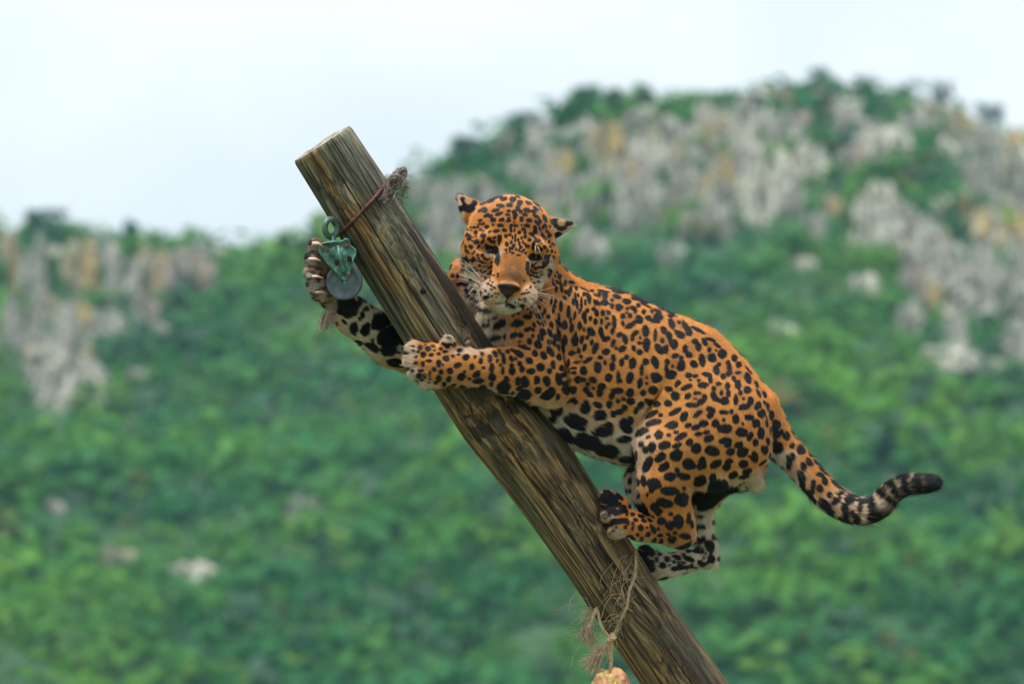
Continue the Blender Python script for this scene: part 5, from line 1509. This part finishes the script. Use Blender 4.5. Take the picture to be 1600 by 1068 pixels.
    nose = nose[:, None]
    c = c * (1 - nose) + nosec * nose
    return c, nose[:, 0], dk[:, 0], pale[:, 0]
# ------------------------------------------------------------------ body mesh, fur, eyes, claws, whiskers
jb = W(985, 860, -10)
jag = empty('jaguar', jb, 'spotted orange jaguar clinging to the leaning log, head turned to the camera', 'jaguar')
t = NT('jaguar_skin')
t.p(Base_Color=t.attr('coat'), Roughness=t.ramp(t.attr('nose', 'Fac'), [(0.0, 0.85), (1.0, 0.5)]), Specular_IOR_Level=0.25)
t.bump(t.noise(t.n('TexCoord').outputs['Object'], 420, 3), 0.0006)
M_skin = t.m
jc, jnose, jdk, jpale = coat(JV, JN)
body = mesh_np('body', to_world(JV), JF[:, ::-1], M_skin, jag)
at = body.data.attributes.new('coat', 'FLOAT_COLOR', 'POINT')
at.data.foreach_set('color', np.concatenate([jc, np.ones((len(jc), 1))], 1).astype(np.float32).ravel())
at = body.data.attributes.new('nose', 'FLOAT', 'POINT'); at.data.foreach_set('value', jnose.astype(np.float32))

NH = 640000
r = np.random.default_rng(2)
tri = np.concatenate([JF[:, [0, 1, 2]], JF[:, [0, 2, 3]]])
a, b, c = JV[tri[:, 0]], JV[tri[:, 1]], JV[tri[:, 2]]
ar = 0.5 * np.linalg.norm(np.cross(b - a, c - a), axis=1)
fcx = 800 + a[:, 0] / DIST * 7200; fcy = 534 - a[:, 1] / DIST * 7200
headw = (np.hypot((fcx - 795) / 95, (fcy - 395) / 105) < 1) & (a[:, 2] < 0.02)
facing = -JN[tri[:, 0]][:, 2]
wt = ar * np.where(headw, 2.3, 1.0) * np.where(facing < -0.25, 0.35, 1.0)
cdf = np.cumsum(wt); cdf /= cdf[-1]
ti = np.searchsorted(cdf, r.random(NH))
u = r.random(NH); v = r.random(NH); sw = u + v > 1; u[sw] = 1 - u[sw]; v[sw] = 1 - v[sw]
T = tri[ti]
def interp(A): return A[T[:, 0]] * (1 - u - v)[:, None] + A[T[:, 1]] * u[:, None] + A[T[:, 2]] * v[:, None]
P = interp(JV); N = interp(JN); N /= np.linalg.norm(N, axis=1)[:, None]
D = interp(flow); HL = interp(hlen[:, None])[:, 0]
D = D + r.normal(0, 0.16, (len(P), 3))
D = D + np.stack([fbm(P * 22 + k * 5.1, 2) - 0.5 for k in range(3)], -1) * 0.4
D -= (D * N).sum(1)[:, None] * N
D /= np.linalg.norm(D, axis=1)[:, None] + 1e-9
LEN = 0.0072 * HL * r.uniform(0.65, 1.25, len(P))
# the colour of each hair is taken where its middle lies
hc, hnose, hdk, hpale = coat(P + D * (LEN * 0.55)[:, None], N)
keep = hnose < 0.3
# no hair inside the eye sockets
for (x, y, rr) in ((768, 392, 8), (836, 402, 8)):
    px = 800 + P[:, 0] / (DIST + P[:, 2]) * 7200; py = 534 - P[:, 1] / (DIST + P[:, 2]) * 7200
    keep &= ~((np.hypot((px - x) / 1.5, py - y) < rr) & (P[:, 2] < -0.1))
P, N, D, LEN, hc, hpale, hdk = (A[keep] for A in (P, N, D, LEN, hc, hpale, hdk))
n = len(P)
stray = r.random(n) < 0.03
L0 = LEN * (1 + 0.55 * hpale) * np.where(stray, 1.6, 1.0)
lift = r.uniform(0.10, 0.30, n) + np.where(stray, 0.35, 0.0) + 0.15 * hpale
tt = np.array([0, 0.35, 0.7, 1.0])
K = []
for q in tt:
    K.append(P + D * (L0 * q * (0.92 + 0.08 * q))[:, None] + N * (L0 * (lift * q * (1.35 - 0.6 * q)))[:, None])
K = np.stack(K, 1)
K = to_world(K.reshape(-1, 3)) - np.array(jb)
cu = bpy.data.hair_curves.new('fur')
cu.add_curves([len(tt)] * n)
cu.position_data.foreach_set('vector', K.astype(np.float32).ravel())
rad = (0.00036 * r.uniform(0.7, 1.2, n))[:, None] * np.array([1.0, 0.85, 0.55, 0.12])[None]
at = cu.attributes.new('radius', 'FLOAT', 'POINT'); at.data.foreach_set('value', rad.astype(np.float32).ravel())
hv = hc * (r.uniform(0.66, 1.30, n) * (0.75 + 0.5 * fbm(P * np.array([60., 60., 60.]), 3)))[:, None]
at = cu.attributes.new('coat', 'FLOAT_COLOR', 'CURVE')
at.data.foreach_set('color', np.concatenate([hv, np.ones((n, 1))], 1).astype(np.float32).ravel())
t = NT('jaguar_fur')
t.p(Base_Color=t.attr('coat'), Roughness=0.42, Specular_IOR_Level=0.38)
cu.materials.append(t.m)
fur = bpy.data.objects.new('fur', cu)
COL.objects.link(fur); fur.parent = jag
fur['kind'] = 'stuff'

def face_pt(px, py, off=0.0):
    h = frame_of(px, py)
    return h[0] + h[1] * off / PXM
# eyes: amber balls looking down under lowered lids
t = NT('amber_eye')
g = t.n('TexCoord').outputs['Object']
d = t.n('VectorMath', operation='DISTANCE'); t.l(g, d.inputs[0]); d.inputs[1].default_value = (0, -0.0092, -0.0058)
t.p(Base_Color=t.ramp(d.outputs['Value'], [(0.0028, (0.004, 0.004, 0.004)), (0.0034, (0.07, 0.045, 0.012)), (0.0065, (0.03, 0.018, 0.008)), (0.0072, (0.02, 0.012, 0.008))]), Roughness=0.3, Specular_IOR_Level=0.3)
for (x, y) in ((768, 391), (836, 402)):
    c = loc(x, y, 0); h = frame_of(x, y)
    cc = to_world(h[0] + np.array([0, 0, 0.0085]))
    bm = bmesh.new(); bmesh.ops.create_uvsphere(bm, u_segments=24, v_segments=16, radius=0.0105)
    bmesh.ops.translate(bm, verts=bm.verts, vec=Vector(cc))
    bm_obj('eye', bm, t.m, jag, origin=Vector(cc))
# claws
M_claw = plain('horn_claw', (0.62, 0.47, 0.34), 0.4, 0.2, 200, 0, 0, (0.45, 0.27, 0.20))
M_claw_d = plain('dark_horn_claw', (0.42, 0.30, 0.20), 0.4, 0.3, 200, 0, 0, (0.16, 0.10, 0.07))
def claw(pts, r0, mat):
    Pp = smooth_path([np.array(W(*p)) for p in pts], 12)
    rr = np.linspace(1, 0.12, len(Pp)) ** 0.8 * r0 / PXM
    Tubes().add(Pp, rr, 10).build('claw', mat, jag, origin=Pp[0])
claw([(489, 381, -102), (498, 381, -106), (505, 386, -102)], 3.9, M_claw)
claw([(483, 405, -100), (494, 405, -104), (502, 408, -100)], 3.2, M_claw)
claw([(488, 432, -100), (497, 432, -103), (506, 435, -98)], 2.7, M_claw)
claw([(493, 457, -96), (502, 456, -98), (509, 458, -94)], 2.4, M_claw)
claw([(946, 800, -50), (940, 803, -50), (938, 811, -42)], 3.4, M_claw_d)
claw([(956, 826, -50), (951, 831, -50), (950, 838, -42)], 3.4, M_claw_d)
claw([(942, 768, -42), (938, 770, -42), (936, 776, -34)], 3.2, M_claw_d)
claw([(641, 548, -92), (636, 551, -88), (634, 556, -78)], 2.4, M_claw_d)
claw([(652, 590, -90), (646, 590, -88), (643, 587, -80)], 2.4, M_claw_d)
# whiskers
t = NT('whisker'); t.p(Base_Color=(0.85, 0.84, 0.80, 1), Roughness=0.35)
M_whisk = t.m
tb = None
r = np.random.default_rng(31)
def whisker(px, py, ex, ey, sag, wend, rad=0.0003):
    a = face_pt(px, py, 0.5)
    b = loc(ex, ey, wend)
    m1 = a * 0.62 + b * 0.38 + np.array([0, sag / PXM, -0.02]); m2 = a * 0.28 + b * 0.72 + np.array([0, sag * 0.9 / PXM, -0.012])
    Q = to_world(smooth_path([a, m1, m2, b], 16))
    (tb or Tubes()).add(Q, np.linspace(rad, rad * 0.3, len(Q)), 5) if tb is not None else Tubes().add(Q, np.linspace(rad, rad * 0.3, len(Q)), 5).build('whisker', M_whisk, jag, origin=Q[0])
for q in ((826, 455, 908, 488, 6, -110), (828, 458, 885, 468, 3, -120), (826, 461, 880, 500, 9, -120), (824, 464, 862, 545, 14, -130), (826, 466, 858, 528, 12, -130), (822, 468, 848, 515, 8, -132),
          (830, 456, 872, 445, -2, -120), (831, 459, 903, 480, 2, -110), (820, 470, 846, 536, 12, -134), (828, 463, 876, 520, 12, -125), (830, 452, 866, 470, 2, -125), (824, 467, 866, 556, 16, -128)):
    whisker(*q)
for q in ((762, 450, 704, 422, 6, -100), (760, 452, 700, 412, 10, -100), (763, 447, 690, 420, 2, -105), (760, 456, 712, 440, 4, -110), (762, 459, 716, 452, 4, -112), (764, 455, 720, 430, 4, -112), (766, 462, 724, 462, 3, -116), (764, 444, 712, 408, 4, -108), (766, 459, 730, 474, 2, -118),
          (763, 453, 697, 435, 5, -102), (768, 465, 735, 482, 1, -120), (760, 449, 708, 400, 9, -104)):
    whisker(*q)
for q in ((838, 382, 850, 374, -1, -128), (840, 384, 848, 400, -2, -146), (836, 384, 838, 404, 1, -150)):
    whisker(*q, rad=0.0004)
tb = Tubes()
for k in range(9):
    x = r.uniform(778, 808)
    whisker(x, 481, x + r.normal(2, 3), r.uniform(490, 497), 0, -126, rad=0.00035)
ch = tb.build('chin_hair', M_whisk, jag); ch['kind'] = 'stuff'
# ------------------------------------------------------------------ air between the log and the hill
bm = bmesh.new()
bmesh.ops.create_cube(bm, size=1)
mt = bpy.data.materials.new('haze_air'); mt.use_nodes = True
nt = mt.node_tree; nt.nodes.clear()
ho = nt.nodes.new('ShaderNodeOutputMaterial'); hv = nt.nodes.new('ShaderNodeVolumePrincipled')
hv.inputs['Color'].default_value = (0.42, 0.78, 1.0, 1)
hv.inputs['Density'].default_value = HAZE
hv.inputs['Anisotropy'].default_value = 0.0
nt.links.new(hv.outputs[0], ho.inputs['Volume'])
x0, x1, y0, y1, z0, z1 = -1600, 1600, -400, 1900, -14, 100
bm.transform(Matrix.Translation(((x0 + x1) / 2, (y0 + y1) / 2, (z0 + z1) / 2)) @ Matrix.Diagonal((x1 - x0, y1 - y0, z1 - z0, 1)))
hz = bm_obj('haze', bm, mt, smooth=False, origin=(0, 0, 0))
tag(hz, 'thin bluish haze in the air before the hillside', kind='stuff')
